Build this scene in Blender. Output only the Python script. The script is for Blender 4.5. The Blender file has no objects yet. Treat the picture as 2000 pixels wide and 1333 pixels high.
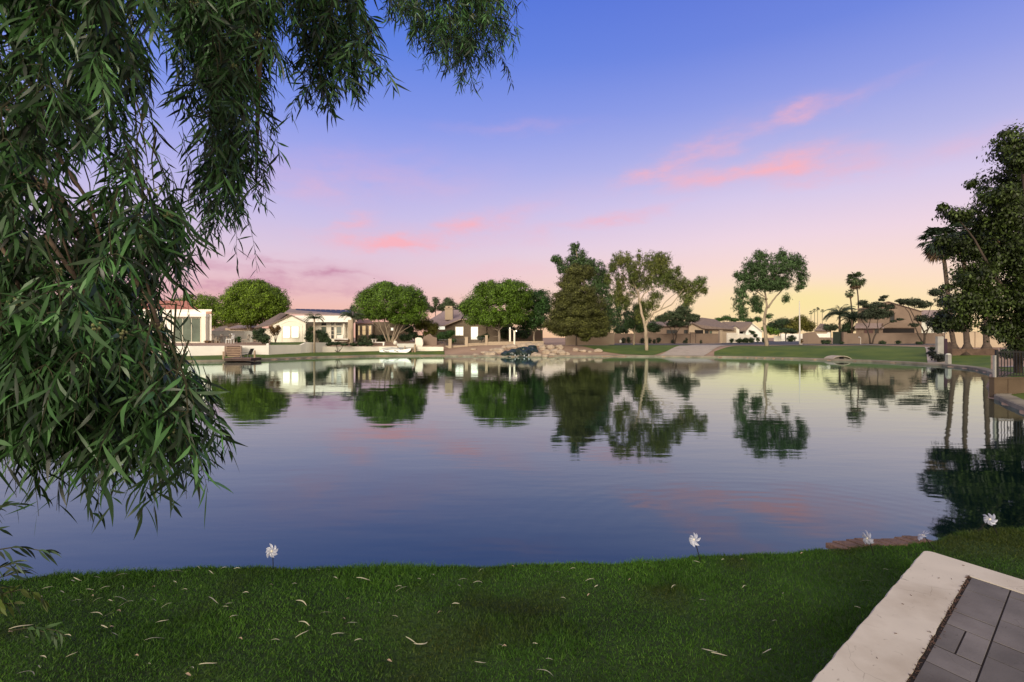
import bpy, math, random
import numpy as np
from mathutils import Vector
R = math.radians
rng = np.random.default_rng(7)
random.seed(7)
scene = bpy.context.scene
COL = scene.collection

# ---------------------------------------------------------------- camera
CZ = 2.2
cam_d = bpy.data.cameras.new("camera")
cam = bpy.data.objects.new("camera", cam_d)
COL.objects.link(cam)
cam.location = (0, 0, CZ)
cam.rotation_euler = (R(90), 0, 0)
cam_d.sensor_width = 36
cam_d.lens = 18
cam_d.shift_y = -0.00325
cam_d.clip_start = 0.05
cam_d.clip_end = 6000
scene.camera = cam
scene.view_settings.view_transform = 'Standard'
scene.view_settings.look = 'None'
scene.view_settings.exposure = 0.0
scene.view_settings.gamma = 1.0
scene.cycles.max_bounces = 6
scene.cycles.diffuse_bounces = 3
scene.cycles.glossy_bounces = 3
scene.cycles.transparent_max_bounces = 8
scene.cycles.sample_clamp_indirect = 4.0
scene.cycles.use_denoising = True


def lin(c):
    o = []
    for v in c:
        v = v / 255.0
        o.append(v / 12.92 if v <= 0.04045 else ((v + 0.055) / 1.055) ** 2.4)
    return (o[0], o[1], o[2], 1.0)


# ---------------------------------------------------------------- world: dusk sky
SUN_EL, SUN_ROT = 16.0, 197.0      # soft fill added from behind the camera; the afterglow itself lies ahead
world = bpy.data.worlds.new("World")
scene.world = world
world.use_nodes = True
nt = world.node_tree
nt.nodes.clear()


def NN(t, **kw):
    n = nt.nodes.new(t)
    for k, v in kw.items():
        setattr(n, k, v)
    return n


def mth(op, a, b=None, c=None, clamp=False):
    n = nt.nodes.new('ShaderNodeMath')
    n.operation = op
    n.use_clamp = clamp
    for i, v in enumerate((a, b, c)):
        if v is None:
            continue
        if isinstance(v, (int, float)):
            n.inputs[i].default_value = v
        else:
            nt.links.new(v, n.inputs[i])
    return n.outputs[0]


def mixc(f, a, b, blend='MIX'):
    n = nt.nodes.new('ShaderNodeMix')
    n.data_type = 'RGBA'
    n.blend_type = blend
    n.clamp_factor = True
    for sock, v in ((n.inputs[0], f), (n.inputs[6], a), (n.inputs[7], b)):
        if isinstance(v, (int, float)):
            sock.default_value = v
        elif isinstance(v, tuple):
            sock.default_value = v
        else:
            nt.links.new(v, sock)
    return n.outputs[2]


def ramp(fac, stops):
    n = nt.nodes.new('ShaderNodeValToRGB')
    n.color_ramp.interpolation = 'LINEAR'
    els = n.color_ramp.elements
    els[0].position = stops[0][0]
    els[0].color = stops[0][1]
    els[1].position = stops[-1][0]
    els[1].color = stops[-1][1]
    for p, c in stops[1:-1]:
        e = els.new(p)
        e.color = c
    nt.links.new(fac, n.inputs[0])
    return n.outputs[0]


tc = NN('ShaderNodeTexCoord')
sep = NN('ShaderNodeSeparateXYZ')
nt.links.new(tc.outputs['Generated'], sep.inputs[0])
wx, wy, wz = sep.outputs
el = mth('MULTIPLY', mth('ARCSINE', wz), 180 / math.pi)
az = mth('MULTIPLY', mth('ARCTAN2', wx, wy), 180 / math.pi)
elf = mth('DIVIDE', el, 90.0, clamp=True)


def stops(lst):
    return [(e / 90.0, lin(c)) for e, c in lst]


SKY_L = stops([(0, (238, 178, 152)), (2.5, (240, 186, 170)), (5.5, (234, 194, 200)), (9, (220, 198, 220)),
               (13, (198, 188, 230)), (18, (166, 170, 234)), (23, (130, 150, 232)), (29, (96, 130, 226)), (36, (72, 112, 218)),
               (50, (190, 190, 214)), (90, (226, 214, 208))])  # unseen overhead stops, in both front ramps, brightened as fill light
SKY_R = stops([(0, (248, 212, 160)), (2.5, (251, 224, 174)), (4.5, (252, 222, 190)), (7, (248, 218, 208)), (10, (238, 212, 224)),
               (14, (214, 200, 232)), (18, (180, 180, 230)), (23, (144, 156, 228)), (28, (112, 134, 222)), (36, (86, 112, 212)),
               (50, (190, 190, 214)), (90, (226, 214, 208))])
SKY_B = stops([(0, (255, 232, 200)), (10, (255, 236, 206)), (30, (246, 226, 206)), (60, (230, 216, 208)), (90, (226, 214, 208))])  # unseen rear sky, made brighter and warmer to light the facades
cl = ramp(elf, SKY_L)
cr = ramp(elf, SKY_R)
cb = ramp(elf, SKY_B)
fr = mth('DIVIDE', mth('ADD', az, 14.0), 40.0, clamp=True)
frs = mth('SMOOTH_MIN', fr, 1.0, 0.15)
front = mixc(frs, cl, cr)
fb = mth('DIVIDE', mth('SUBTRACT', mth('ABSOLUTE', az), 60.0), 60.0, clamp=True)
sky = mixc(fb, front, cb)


def azel(px, py):
    a = math.atan((px - 1000) / 1000.0)
    e = math.atan((660 - py) / 1000.0 * math.cos(a))
    return math.degrees(a), math.degrees(e)


# wispy noise that bends and frays the clouds
cmb = NN('ShaderNodeCombineXYZ')
nt.links.new(mth('MULTIPLY', az, 0.16), cmb.inputs[0])
nt.links.new(mth('MULTIPLY', el, 0.42), cmb.inputs[1])
nz = NN('ShaderNodeTexNoise')
nz.inputs['Scale'].default_value = 1.1
nz.inputs['Detail'].default_value = 6
nz.inputs['Roughness'].default_value = 0.6
nt.links.new(cmb.outputs[0], nz.inputs['Vector'])
nsep = NN('ShaderNodeSeparateColor')
nt.links.new(nz.outputs['Color'], nsep.inputs[0])
azw = mth('ADD', az, mth('MULTIPLY', mth('SUBTRACT', nsep.outputs[0], 0.5), 9.0))
elw = mth('ADD', el, mth('MULTIPLY', mth('SUBTRACT', nsep.outputs[1], 0.5), 3.4))
fray = mth('MULTIPLY', mth('SUBTRACT', nsep.outputs[2], 0.28), 2.6, clamp=True)
# (px, py, half width, half height, tilt, strength)
PINK = [(1550, 226, 55, 17, 14, .85), (1640, 202, 100, 12, 14, .35), (1340, 308, 100, 22, 20, .60), (1265, 345, 85, 14, 12, .5),
        (1525, 320, 130, 22, 0, 1.0), (1450, 345, 210, 18, -2, .62), (1610, 350, 100, 11, 3, .5), (760, 474, 100, 11, 2, 1.15),
        (930, 438, 110, 17, 13, 1.0), (690, 440, 50, 13, 16, .8), (610, 375, 75, 26, 0, .30), (720, 345, 200, 42, 0, .32),
        (1185, 430, 110, 11, 9, .8), (1880, 285, 150, 24, 6, .3), (1000, 248, 130, 12, 0, .18), (1440, 265, 80, 13, 15, .28),
        (1000, 530, 300, 20, 0, .3), (860, 470, 260, 26, 5, .3)]
MAUVE = [(430, 512, 160, 10, 0, .7), (560, 542, 140, 16, 5, .85), (660, 565, 130, 11, 3, .6), (400, 555, 180, 16, 0, .7), (520, 498, 100, 6, -3, .55), (620, 535, 110, 5, 0, .5),
         (300, 585, 200, 14, 0, .5)]


def cloud_sum(lst):
    tot = None
    for px, py, hw, hh, tilt, st in lst:
        a0, e0 = azel(px, py)
        ca = math.cos(R(a0))
        sx = math.degrees(hw / 1000.0) * ca * ca
        sy = math.degrees(hh / 1000.0) * ca
        da = mth('SUBTRACT', azw, a0)
        de = mth('SUBTRACT', elw, e0)
        c, s = math.cos(R(tilt)), math.sin(R(tilt))
        u = mth('DIVIDE', mth('ADD', mth('MULTIPLY', da, c), mth('MULTIPLY', de, s)), sx)
        v = mth('DIVIDE', mth('SUBTRACT', mth('MULTIPLY', de, c), mth('MULTIPLY', da, s)), sy)
        r2 = mth('ADD', mth('MULTIPLY', u, u), mth('MULTIPLY', v, v))
        g = mth('MULTIPLY', mth('EXPONENT', mth('MULTIPLY', r2, -1.0)), st)
        tot = g if tot is None else mth('ADD', tot, g)
    return tot


fp = mth('MULTIPLY', mth('MULTIPLY', cloud_sum(PINK), fray), 0.88, clamp=True)
fm = mth('MULTIPLY', mth('MULTIPLY', cloud_sum(MAUVE), fray), 1.0, clamp=True)
sky = mixc(fp, sky, lin((246, 178, 190)))
sky = mixc(fm, sky, lin((196, 134, 164)))
# small yellow-green glow low in the west
ag, eg = azel(1565, 585)
ga = mth('DIVIDE', mth('SUBTRACT', az, ag), 7.0)
ge = mth('DIVIDE', mth('SUBTRACT', el, eg), 1.5)
gl = mth('MULTIPLY', mth('EXPONENT', mth('MULTIPLY', mth('ADD', mth('MULTIPLY', ga, ga), mth('MULTIPLY', ge, ge)), -1.0)), 0.42)
sky = mixc(gl, sky, lin((244, 232, 132)))
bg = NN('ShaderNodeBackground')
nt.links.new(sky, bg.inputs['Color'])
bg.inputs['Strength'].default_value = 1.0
nish = NN('ShaderNodeTexSky', sky_type='NISHITA')
nish.sun_disc = False
nish.sun_elevation = R(SUN_EL)
nish.sun_rotation = R(SUN_ROT)
bg2 = NN('ShaderNodeBackground')
nt.links.new(nish.outputs[0], bg2.inputs['Color'])
bg2.inputs['Strength'].default_value = 0.004
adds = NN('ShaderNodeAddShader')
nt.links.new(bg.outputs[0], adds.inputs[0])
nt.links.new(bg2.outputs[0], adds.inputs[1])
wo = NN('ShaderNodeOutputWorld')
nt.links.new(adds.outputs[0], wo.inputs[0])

# one soft, low, slightly warm lamp added behind the camera to light the facades
sd_ = bpy.data.lights.new("fill_sun", 'SUN')
sd_.energy = 3.6
sd_.angle = R(24)
sd_.color = (1.0, 0.88, 0.72)
fill_sun = bpy.data.objects.new("fill_sun", sd_)
COL.objects.link(fill_sun)
a = R(SUN_ROT)
sdir = Vector((math.sin(a) * math.cos(R(SUN_EL)), math.cos(a) * math.cos(R(SUN_EL)), math.sin(R(SUN_EL))))
fill_sun.rotation_euler = sdir.to_track_quat('Z', 'Y').to_euler()
fill_sun.location = sdir * 50


# ---------------------------------------------------------------- material helpers
MATS = {}


def mat(name, col, rough=0.8, var=0.25, scale=3.0, bump=0.0, bscale=None, spec=0.3, island=0.0, trans=0.0,
        stretch=(1, 1, 1), col2=None, emit=None, estr=0.0, metal=0.0, detail=5):
    if name in MATS:
        return MATS[name]
    m = bpy.data.materials.new(name)
    m.use_nodes = True
    t = m.node_tree
    N, L = t.nodes, t.links
    b = N['Principled BSDF']
    b.inputs['Roughness'].default_value = rough
    b.inputs['Specular IOR Level'].default_value = spec
    b.inputs['Metallic'].default_value = metal
    c = tuple(col) + (1,) if len(col) == 3 else tuple(col)
    geo = N.new('ShaderNodeTexCoord')
    mp = N.new('ShaderNodeMapping')
    mp.inputs['Scale'].default_value = stretch
    L.new(geo.outputs['Object'], mp.inputs[0])
    nz = N.new('ShaderNodeTexNoise')
    nz.inputs['Scale'].default_value = scale
    nz.inputs['Detail'].default_value = detail
    L.new(mp.outputs[0], nz.inputs['Vector'])
    rp = N.new('ShaderNodeMapRange')
    rp.inputs[1].default_value = 0.3
    rp.inputs[2].default_value = 0.7
    L.new(nz.outputs[0], rp.inputs[0])
    lo = tuple(v * (1 - var) for v in c[:3]) + (1,)
    hi = tuple(v * (1 + var) for v in c[:3]) + (1,)
    if col2 is not None:
        hi = tuple(col2) + (1,)
        lo = c
    mx = N.new('ShaderNodeMix')
    mx.data_type = 'RGBA'
    mx.inputs[6].default_value = lo
    mx.inputs[7].default_value = hi
    L.new(rp.outputs[0], mx.inputs[0])
    out = mx.outputs[2]
    if island > 0:
        gi = N.new('ShaderNodeNewGeometry')
        mr = N.new('ShaderNodeMapRange')
        mr.inputs[3].default_value = 1 - island
        mr.inputs[4].default_value = 1 + island * (2.2 if trans > 0 else 1)
        pw = N.new('ShaderNodeMath')
        pw.operation = 'POWER'
        pw.inputs[1].default_value = 2.0 if trans > 0 else 1.0
        L.new(gi.outputs['Random Per Island'], pw.inputs[0])
        L.new(pw.outputs[0], mr.inputs[0])
        vm = N.new('ShaderNodeVectorMath')
        vm.operation = 'SCALE'
        L.new(out, vm.inputs[0])
        L.new(mr.outputs[0], vm.inputs['Scale'])
        out = vm.outputs[0]
    L.new(out, b.inputs['Base Color'])
    if bump > 0:
        nb = N.new('ShaderNodeTexNoise')
        nb.inputs['Scale'].default_value = bscale or scale * 4
        nb.inputs['Detail'].default_value = 4
        L.new(mp.outputs[0], nb.inputs['Vector'])
        bp = N.new('ShaderNodeBump')
        bp.inputs['Strength'].default_value = bump
        bp.inputs['Distance'].default_value = 0.05
        L.new(nb.outputs[0], bp.inputs['Height'])
        L.new(bp.outputs[0], b.inputs['Normal'])
    if emit is not None:
        b.inputs['Emission Color'].default_value = tuple(emit) + (1,)
        b.inputs['Emission Strength'].default_value = estr
    if trans > 0:
        tr = N.new('ShaderNodeBsdfTranslucent')
        L.new(out, tr.inputs['Color'])
        ms = N.new('ShaderNodeMixShader')
        ms.inputs[0].default_value = trans
        o = N['Material Output']
        L.new(b.outputs[0], ms.inputs[1])
        L.new(tr.outputs[0], ms.inputs[2])
        L.new(ms.outputs[0], o.inputs[0])
    MATS[name] = m
    return m


# foliage
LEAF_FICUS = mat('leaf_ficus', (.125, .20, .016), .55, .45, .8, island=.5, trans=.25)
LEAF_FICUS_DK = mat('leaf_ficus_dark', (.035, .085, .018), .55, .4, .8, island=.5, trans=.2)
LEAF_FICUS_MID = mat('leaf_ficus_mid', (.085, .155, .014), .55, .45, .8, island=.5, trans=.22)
LEAF_PINE = mat('leaf_pine', (.075, .082, .02), .7, .5, .9, island=.45, trans=.15)
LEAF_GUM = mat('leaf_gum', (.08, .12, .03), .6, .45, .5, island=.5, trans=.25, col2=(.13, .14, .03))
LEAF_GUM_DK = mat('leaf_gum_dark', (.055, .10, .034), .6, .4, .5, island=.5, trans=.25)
LEAF_FAR = mat('leaf_far', (.06, .085, .04), .7, .35, .4, island=.4, trans=.2)
LEAF_OLIVE = mat('leaf_olive', (.035, .048, .026), .7, .4, .6, island=.4, trans=.15)
LEAF_YEL = mat('leaf_yellow_green', (.115, .115, .02), .6, .4, .6, island=.4, trans=.25)
LEAF_SHRUB = mat('leaf_shrub', (.028, .052, .018), .6, .4, 1.0, island=.5, trans=.15)
LEAF_RED = mat('leaf_rusty', (.13, .075, .03), .6, .4, 1.0, island=.5, trans=.15)
LEAF_RIGHT = mat('leaf_right_tree', (.032, .050, .010), .5, .5, .5, island=.6, trans=.2)
LEAF_PALM = mat('leaf_palm', (.06, .085, .035), .6, .35, 1.0, island=.35, trans=.15)
LEAF_PALM_DK = mat('leaf_palm_dark', (.03, .05, .028), .6, .35, 1.0, island=.35, trans=.1)
LEAF_NEAR = mat('leaf_willow_eucalyptus', (.034, .086, .024), .42, .5, 2.6, island=.8, trans=.28, spec=.45)
PALM_DEAD = mat('palm_dead_fronds', (.16, .11, .065), .9, .35, 2.0, island=.3)
BARK_PALE = mat('bark_pale', (.33, .265, .19), .85, .3, 2.5, bump=.4, stretch=(1, 1, .3))
BARK_BROWN = mat('bark_brown', (.13, .092, .065), .9, .35, 2.5, bump=.5, stretch=(1, 1, .3))
BARK_DARK = mat('bark_dark', (.06, .045, .035), .9, .35, 2.5, bump=.5, stretch=(1, 1, .3))
BARK_GREY = mat('bark_grey', (.3, .24, .18), .9, .3, 2.0, bump=.5, stretch=(1, 1, .3))
TWIG = mat('twig', (.035, .034, .016), .8, .3, 8)
# masonry etc.
WHITE_WALL = mat('stucco_white', (.84, .81, .74), .85, .06, .7, bump=.12, bscale=25)
CREAM_WALL = mat('stucco_cream', (.78, .73, .62), .85, .07, .7, bump=.12, bscale=25)
GREY_WALL = mat('stucco_grey_white', (.52, .52, .46), .85, .08, .5, bump=.12, bscale=25)
BEIGE_WALL = mat('stucco_beige', (.41, .325, .235), .85, .08, .5, bump=.15, bscale=20)
TAN_WALL = mat('stucco_tan', (.205, .15, .115), .88, .1, .5, bump=.15, bscale=20)
TAN_SHADED = mat('stucco_tan_shaded', (.16, .12, .09), .88, .12, .5, bump=.15, bscale=20)  # darker tan, with the shade under the trees put into the colour
BROWN_WALL = mat('stucco_brown', (.20, .155, .11), .88, .12, .5, bump=.15, bscale=20)
BLOCK_WALL = mat('block_wall', (.10, .070, .046), .9, .2, 1.4, bump=.3, bscale=20)  # darkened: the overhanging tree's shade is put into the colour
BRICKLOW = mat('low_brick', (.13, .085, .06), .9, .35, 3.0, bump=.5, bscale=14)
ROOF_RED = mat('roof_red_tile', (.42, .17, .12), .85, .2, 2.0, bump=.7, bscale=5, stretch=(3, .6, 1))
ROOF_BROWN = mat('roof_brown_tile', (.185, .14, .12), .9, .18, 2.0, bump=.7, bscale=5, stretch=(3, .6, 1))
ROOF_MAUVE = mat('roof_mauve_tile', (.27, .205, .195), .9, .15, 2.0, bump=.7, bscale=5, stretch=(3, .6, 1))
FASCIA = mat('fascia_white', (.72, .66, .54), .7, .05, 2)
FASCIA_BR = mat('fascia_brown', (.13, .09, .065), .7, .1, 2)
SOLAR = mat('solar_panel_glass', (.035, .045, .085), .6, .2, 1.5, spec=.15)
GLASS_DK = mat('glass_dark', (.02, .022, .025), .12, .3, 1.0, spec=.6)
GLASS_GR = mat('glass_green_grey', (.09, .12, .09), .2, .3, .8, spec=.6)
LIT_WHITE = mat('window_lit_white', (.8, .8, .7), .5, .02, 2, emit=(1, .97, .80), estr=.95)
LIT_WARM = mat('window_lit_warm', (.7, .5, .3), .5, .1, 2, emit=(1, .70, .34), estr=.62)
LIT_BULB = mat('lamp_bulb_lit', (.9, .8, .6), .5, .02, 2, emit=(1, .82, .5), estr=4)
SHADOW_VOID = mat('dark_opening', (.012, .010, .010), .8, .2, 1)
WOOD = mat('wood_weathered', (.36, .26, .18), .85, .3, 2.5, bump=.3, stretch=(1, 6, 6))
WOOD_RED = mat('wood_reddish', (.20, .13, .11), .85, .3, 2.5, bump=.3, stretch=(1, 6, 6))
WOOD_DK = mat('wood_dark', (.06, .04, .035), .85, .3, 2.5, bump=.3)
METAL_BLK = mat('metal_black', (.012, .012, .014), .45, .2, 5, spec=.5)
METAL_WHITE = mat('painted_pole', (.62, .58, .52), .5, .08, 3, spec=.5)
PLASTIC_WHITE = mat('gelcoat_white', (.78, .78, .76), .3, .04, 2, spec=.5)
PLASTIC_GREY = mat('canvas_grey', (.38, .38, .37), .7, .1, 2)
STONE = mat('boulder_stone', (.36, .29, .22), .9, .35, .9, bump=.7, bscale=3.5)
STONE_PALE = mat('boulder_pale', (.36, .29, .22), .9, .3, .9, bump=.7, bscale=3.5)
STONE_WET = mat('wet_stone', (.007, .018, .014), .35, .6, 1.5, bump=.8, bscale=3.0, spec=.5)
FOAM = mat('falling_water', (.55, .60, .62), .4, .2, 6)
CONCRETE = mat('concrete', (.42, .36, .30), .9, .15, .8, bump=.2, bscale=12)
CONCRETE_DK = mat('concrete_kerb', (.22, .195, .15), .9, .3, 1.2, bump=.4, bscale=8)
ASPHALT = mat('asphalt', (.065, .068, .082), .9, .15, .6, bump=.2, bscale=20)
GRASS_FAR = mat('grass_far', (.045, .088, .012), .95, .35, .45, bump=.6, bscale=3.5, col2=(.10, .14, .018))
GRASS_BASE = mat('grass_base', (.026, .052, .010), .95, .4, 1.6, bump=.7, bscale=30)
DIRT = mat('ground_gravel', (.30, .205, .145), .95, .25, .25, bump=.5, bscale=6)
CAP = mat('patio_cap', (.54, .49, .415), .88, .05, 5, bump=.06, bscale=140, detail=9)


def weather(m, dark, s1, s2):
    """stains, scuffs and hairline cracks added to a finished material"""
    t = m.node_tree
    N, L = t.nodes, t.links
    b = N['Principled BSDF']
    src = b.inputs['Base Color'].links[0].from_socket
    tcx = N.new('ShaderNodeTexCoord')

    def noise(sc, det, lo, hi, dist=0.0):
        n = N.new('ShaderNodeTexNoise')
        n.inputs['Scale'].default_value = sc
        n.inputs['Detail'].default_value = det
        n.inputs['Distortion'].default_value = dist
        L.new(tcx.outputs['Object'], n.inputs['Vector'])
        r = N.new('ShaderNodeMapRange')
        r.inputs[1].default_value = lo
        r.inputs[2].default_value = hi
        L.new(n.outputs[0], r.inputs[0])
        return r.outputs[0]
    f1 = noise(s1, 10, .50, .72)
    f2 = noise(s2, 6, .66, .74, 2.5)
    vo = N.new('ShaderNodeTexVoronoi')
    vo.feature = 'DISTANCE_TO_EDGE'
    vo.inputs['Scale'].default_value = 2.3
    nzz = N.new('ShaderNodeTexNoise')
    nzz.inputs['Scale'].default_value = 7
    L.new(tcx.outputs['Object'], nzz.inputs['Vector'])
    add = N.new('ShaderNodeVectorMath')
    add.operation = 'MULTIPLY_ADD'
    add.inputs[1].default_value = (.12, .12, .12)
    L.new(nzz.outputs['Color'], add.inputs[0])
    L.new(tcx.outputs['Object'], add.inputs[2])
    L.new(add.outputs[0], vo.inputs['Vector'])
    cr = N.new('ShaderNodeMapRange')
    cr.inputs[1].default_value = .004
    cr.inputs[2].default_value = .0
    L.new(vo.outputs['Distance'], cr.inputs[0])
    cm = N.new('ShaderNodeMath')
    cm.operation = 'MULTIPLY'
    L.new(cr.outputs[0], cm.inputs[0])
    L.new(noise(3.0, 3, .5, .6), cm.inputs[1])
    out = src
    for f, c, k in ((f1, dark, .45), (f2, tuple(v * .45 for v in dark), .7), (cm.outputs[0], tuple(v * .4 for v in dark), .6)):
        mk = N.new('ShaderNodeMath')
        mk.operation = 'MULTIPLY'
        mk.inputs[1].default_value = k
        L.new(f, mk.inputs[0])
        mx = N.new('ShaderNodeMix')
        mx.data_type = 'RGBA'
        L.new(mk.outputs[0], mx.inputs[0])
        L.new(out, mx.inputs[6])
        mx.inputs[7].default_value = tuple(c) + (1,)
        out = mx.outputs[2]
    L.new(out, b.inputs['Base Color'])


weather(CAP, (.27, .21, .15), 3.0, 16)
for m_ in (CONCRETE, CONCRETE_DK):
    weather(m_, (.13, .11, .08), .8, 2.5)
BRICK_ED = mat('edging_brick', (.14, .088, .072), .9, .2, 9, bump=.5, bscale=60, island=.3)


# ---------------------------------------------------------------- object helpers
def mesh_np(name, verts, faces):
    verts = np.asarray(verts, dtype=np.float32)
    me = bpy.data.meshes.new(name)
    if isinstance(faces, np.ndarray) and faces.ndim == 2:
        n, k = faces.shape
        me.vertices.add(len(verts))
        me.vertices.foreach_set('co', verts.ravel())
        me.loops.add(n * k)
        me.loops.foreach_set('vertex_index', faces.astype(np.int32).ravel())
        me.polygons.add(n)
        me.polygons.foreach_set('loop_start', np.arange(0, n * k, k, dtype=np.int32))
        me.update(calc_edges=True)
    else:
        me.from_pydata([tuple(map(float, v)) for v in verts], [], [tuple(map(int, f)) for f in faces])
        me.update()
    return me


class MB:
    """collects shapes in world coordinates, linked as ONE mesh object"""

    def __init__(self):
        self.v = []
        self.f = []

    def add(self, vs, fs):
        o = len(self.v)
        self.v += [tuple(map(float, p)) for p in vs]
        self.f += [tuple(i + o for i in f) for f in fs]
        return self

    def box(self, x0, x1, y0, y1, z0, z1):
        self.add([(x0, y0, z0), (x1, y0, z0), (x1, y1, z0), (x0, y1, z0), (x0, y0, z1), (x1, y0, z1), (x1, y1, z1), (x0, y1, z1)],
                 [(0, 3, 2, 1), (4, 5, 6, 7), (0, 1, 5, 4), (1, 2, 6, 5), (2, 3, 7, 6), (3, 0, 4, 7)])
        return self

    def prism(self, poly, ext):
        """poly: list of 3D points, extruded by vector ext"""
        n = len(poly)
        a = [tuple(p) for p in poly]
        b = [(p[0] + ext[0], p[1] + ext[1], p[2] + ext[2]) for p in poly]
        self.add(a + b, [tuple(range(n))[::-1], tuple(range(n, 2 * n))] + [(i, (i + 1) % n, n + (i + 1) % n, n + i) for i in range(n)])
        return self

    def tube(self, pts, rad, n=7, cap=True):
        pts = [Vector(p) for p in pts]
        if isinstance(rad, (int, float)):
            rad = [rad] * len(pts)
        o = len(self.v)
        up = Vector((0, 0, 1))
        prev = None
        for i, p in enumerate(pts):
            d = (pts[min(i + 1, len(pts) - 1)] - pts[max(i - 1, 0)])
            if d.length < 1e-6:
                d = up.copy()
            d.normalize()
            if prev is None:
                s = d.cross(Vector((0, 1, 0)) if abs(d.y) < .9 else Vector((1, 0, 0)))
            else:
                s = prev - d * prev.dot(d)
            s.normalize()
            prev = s
            t = d.cross(s)
            for k in range(n):
                an = 2 * math.pi * k / n
                q = p + (s * math.cos(an) + t * math.sin(an)) * rad[i]
                self.v.append(tuple(q))
        for i in range(len(pts) - 1):
            for k in range(n):
                self.f.append((o + i * n + k, o + i * n + (k + 1) % n, o + (i + 1) * n + (k + 1) % n, o + (i + 1) * n + k))
        if cap:
            self.f.append(tuple(o + k for k in range(n))[::-1])
            self.f.append(tuple(o + (len(pts) - 1) * n + k for k in range(n)))
        return self

    def obj(self, name, m, parent=None, smooth=False):
        return link(name, self.v, self.f, m, parent, smooth)


def link(name, v, f, m, parent=None, smooth=False):
    v = np.asarray(v, dtype=np.float64)
    if parent is not None:
        off = np.array(world_loc(parent))
    else:
        off = np.array([v[:, 0].mean(), v[:, 1].mean(), v[:, 2].min()]) if len(v) else np.zeros(3)
    me = mesh_np(name, v - off, f)
    if smooth:
        me.polygons.foreach_set('use_smooth', np.ones(len(me.polygons), dtype=bool))
    me.materials.append(m)
    o = bpy.data.objects.new(name, me)
    COL.objects.link(o)
    if parent is not None:
        o.parent = parent
        o.location = (0, 0, 0)
    else:
        o.location = tuple(off)
    return o


def world_loc(o):
    p = Vector(o.location)
    while o.parent is not None:
        o = o.parent
        p += o.location
    return p


def tag(o, label=None, cat=None, group=None, kind=None):
    if label:
        o['label'] = label
    if cat:
        o['category'] = cat
    if group:
        o['group'] = group
    if kind:
        o['kind'] = kind
    return o


def thing(name, label, cat, loc, group=None):
    o = bpy.data.objects.new(name, None)
    o.empty_display_size = .3
    COL.objects.link(o)
    o.location = tuple(float(c) for c in loc)
    return tag(o, label, cat, group)


def HX(px, Y):
    return (px - 1000.0) / 1000.0 * Y


def HZ(py, Y):
    return CZ - (py - 660.0) / 1000.0 * Y


def P(px, py, Y):
    return (HX(px, Y), Y, HZ(py, Y))


# ---------------------------------------------------------------- lake outline
def wl(px, py):                       # a point of the water's edge
    Y = CZ * 1000 / (py - 660.0)
    return (HX(px, Y), Y)


FAR = [wl(*p) for p in [(-200, 712), (100, 710.5), (300, 709), (390, 708), (440, 707), (540, 703), (620, 699.5), (740, 696.5), (860, 696), (940, 697),
                        (1000, 698), (1100, 697.5), (1200, 697.2), (1280, 697.5), (1340, 698), (1450, 699.5), (1560, 702.5), (1640, 705.5), (1700, 707.5),
                        (1760, 710.5), (1840, 715.5), (1880, 719.5), (1905, 723), (1925, 728), (1940, 735)]]
RIGHT = [(23.6, 25.0), (19.7, 21.0), (17.9, 19.0), (17.3, 18.4), (17.0, 17.9), (16.4, 17.0), (15.3, 15.3), (14.2, 13.9), (13.2, 12.9), (12.6, 11.6), (12.2, 10.4), (10.6, 8.4), (8.2, 6.8), (6.2, 5.5)]
NEAR = [(4.75, 4.62), (4.1, 4.48), (3.72, 4.38), (3.32, 4.27), (2.5, 4.12), (1.6, 3.99), (.78, 3.88), (.2, 3.84), (-.38, 3.83), (-1.0, 3.8), (-1.52, 3.81), (-2.1, 3.79),
        (-2.64, 3.77), (-3.29, 3.66), (-3.6, 3.57), (-4.3, 3.45), (-5.2, 3.4), (-7, 3.5)]
LEFT = [(-12, 5), (-25, 9), (-42, 24)]
LAKE = np.array(FAR + RIGHT + NEAR + LEFT)


def lake_sd(x, y):
    x = np.atleast_1d(np.asarray(x, float))
    y = np.atleast_1d(np.asarray(y, float))
    d = np.full(x.shape, 1e9)
    inside = np.zeros(x.shape, bool)
    n = len(LAKE)
    for i in range(n):
        ax, ay = LAKE[i]
        bx, by = LAKE[(i + 1) % n]
        ex, ey = bx - ax, by - ay
        t = np.clip(((x - ax) * ex + (y - ay) * ey) / (ex * ex + ey * ey), 0, 1)
        d = np.minimum(d, np.hypot(x - ax - t * ex, y - ay - t * ey))
        c = ((ay > y) != (by > y)) & (x < (bx - ax) * (y - ay) / (by - ay + 1e-12) + ax)
        inside ^= c
    return np.where(inside, -d, d)


def sm(t):
    t = np.clip(t, 0, 1)
    return t * t * (3 - 2 * t)


WPX = [-600, 0, 370, 525, 600, 620, 740, 868, 3000]
WY = [46, 47, 49, 53, 58, 60, 65.2, 66.2, 66.2]
SH = np.array(FAR)
SHPX = 1000 + 1000 * SH[:, 0] / SH[:, 1]


def shoreY(px):
    return float(np.interp(px, SHPX, SH[:, 1]))


def wallY(px):
    return np.interp(px, WPX, WY)


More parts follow.
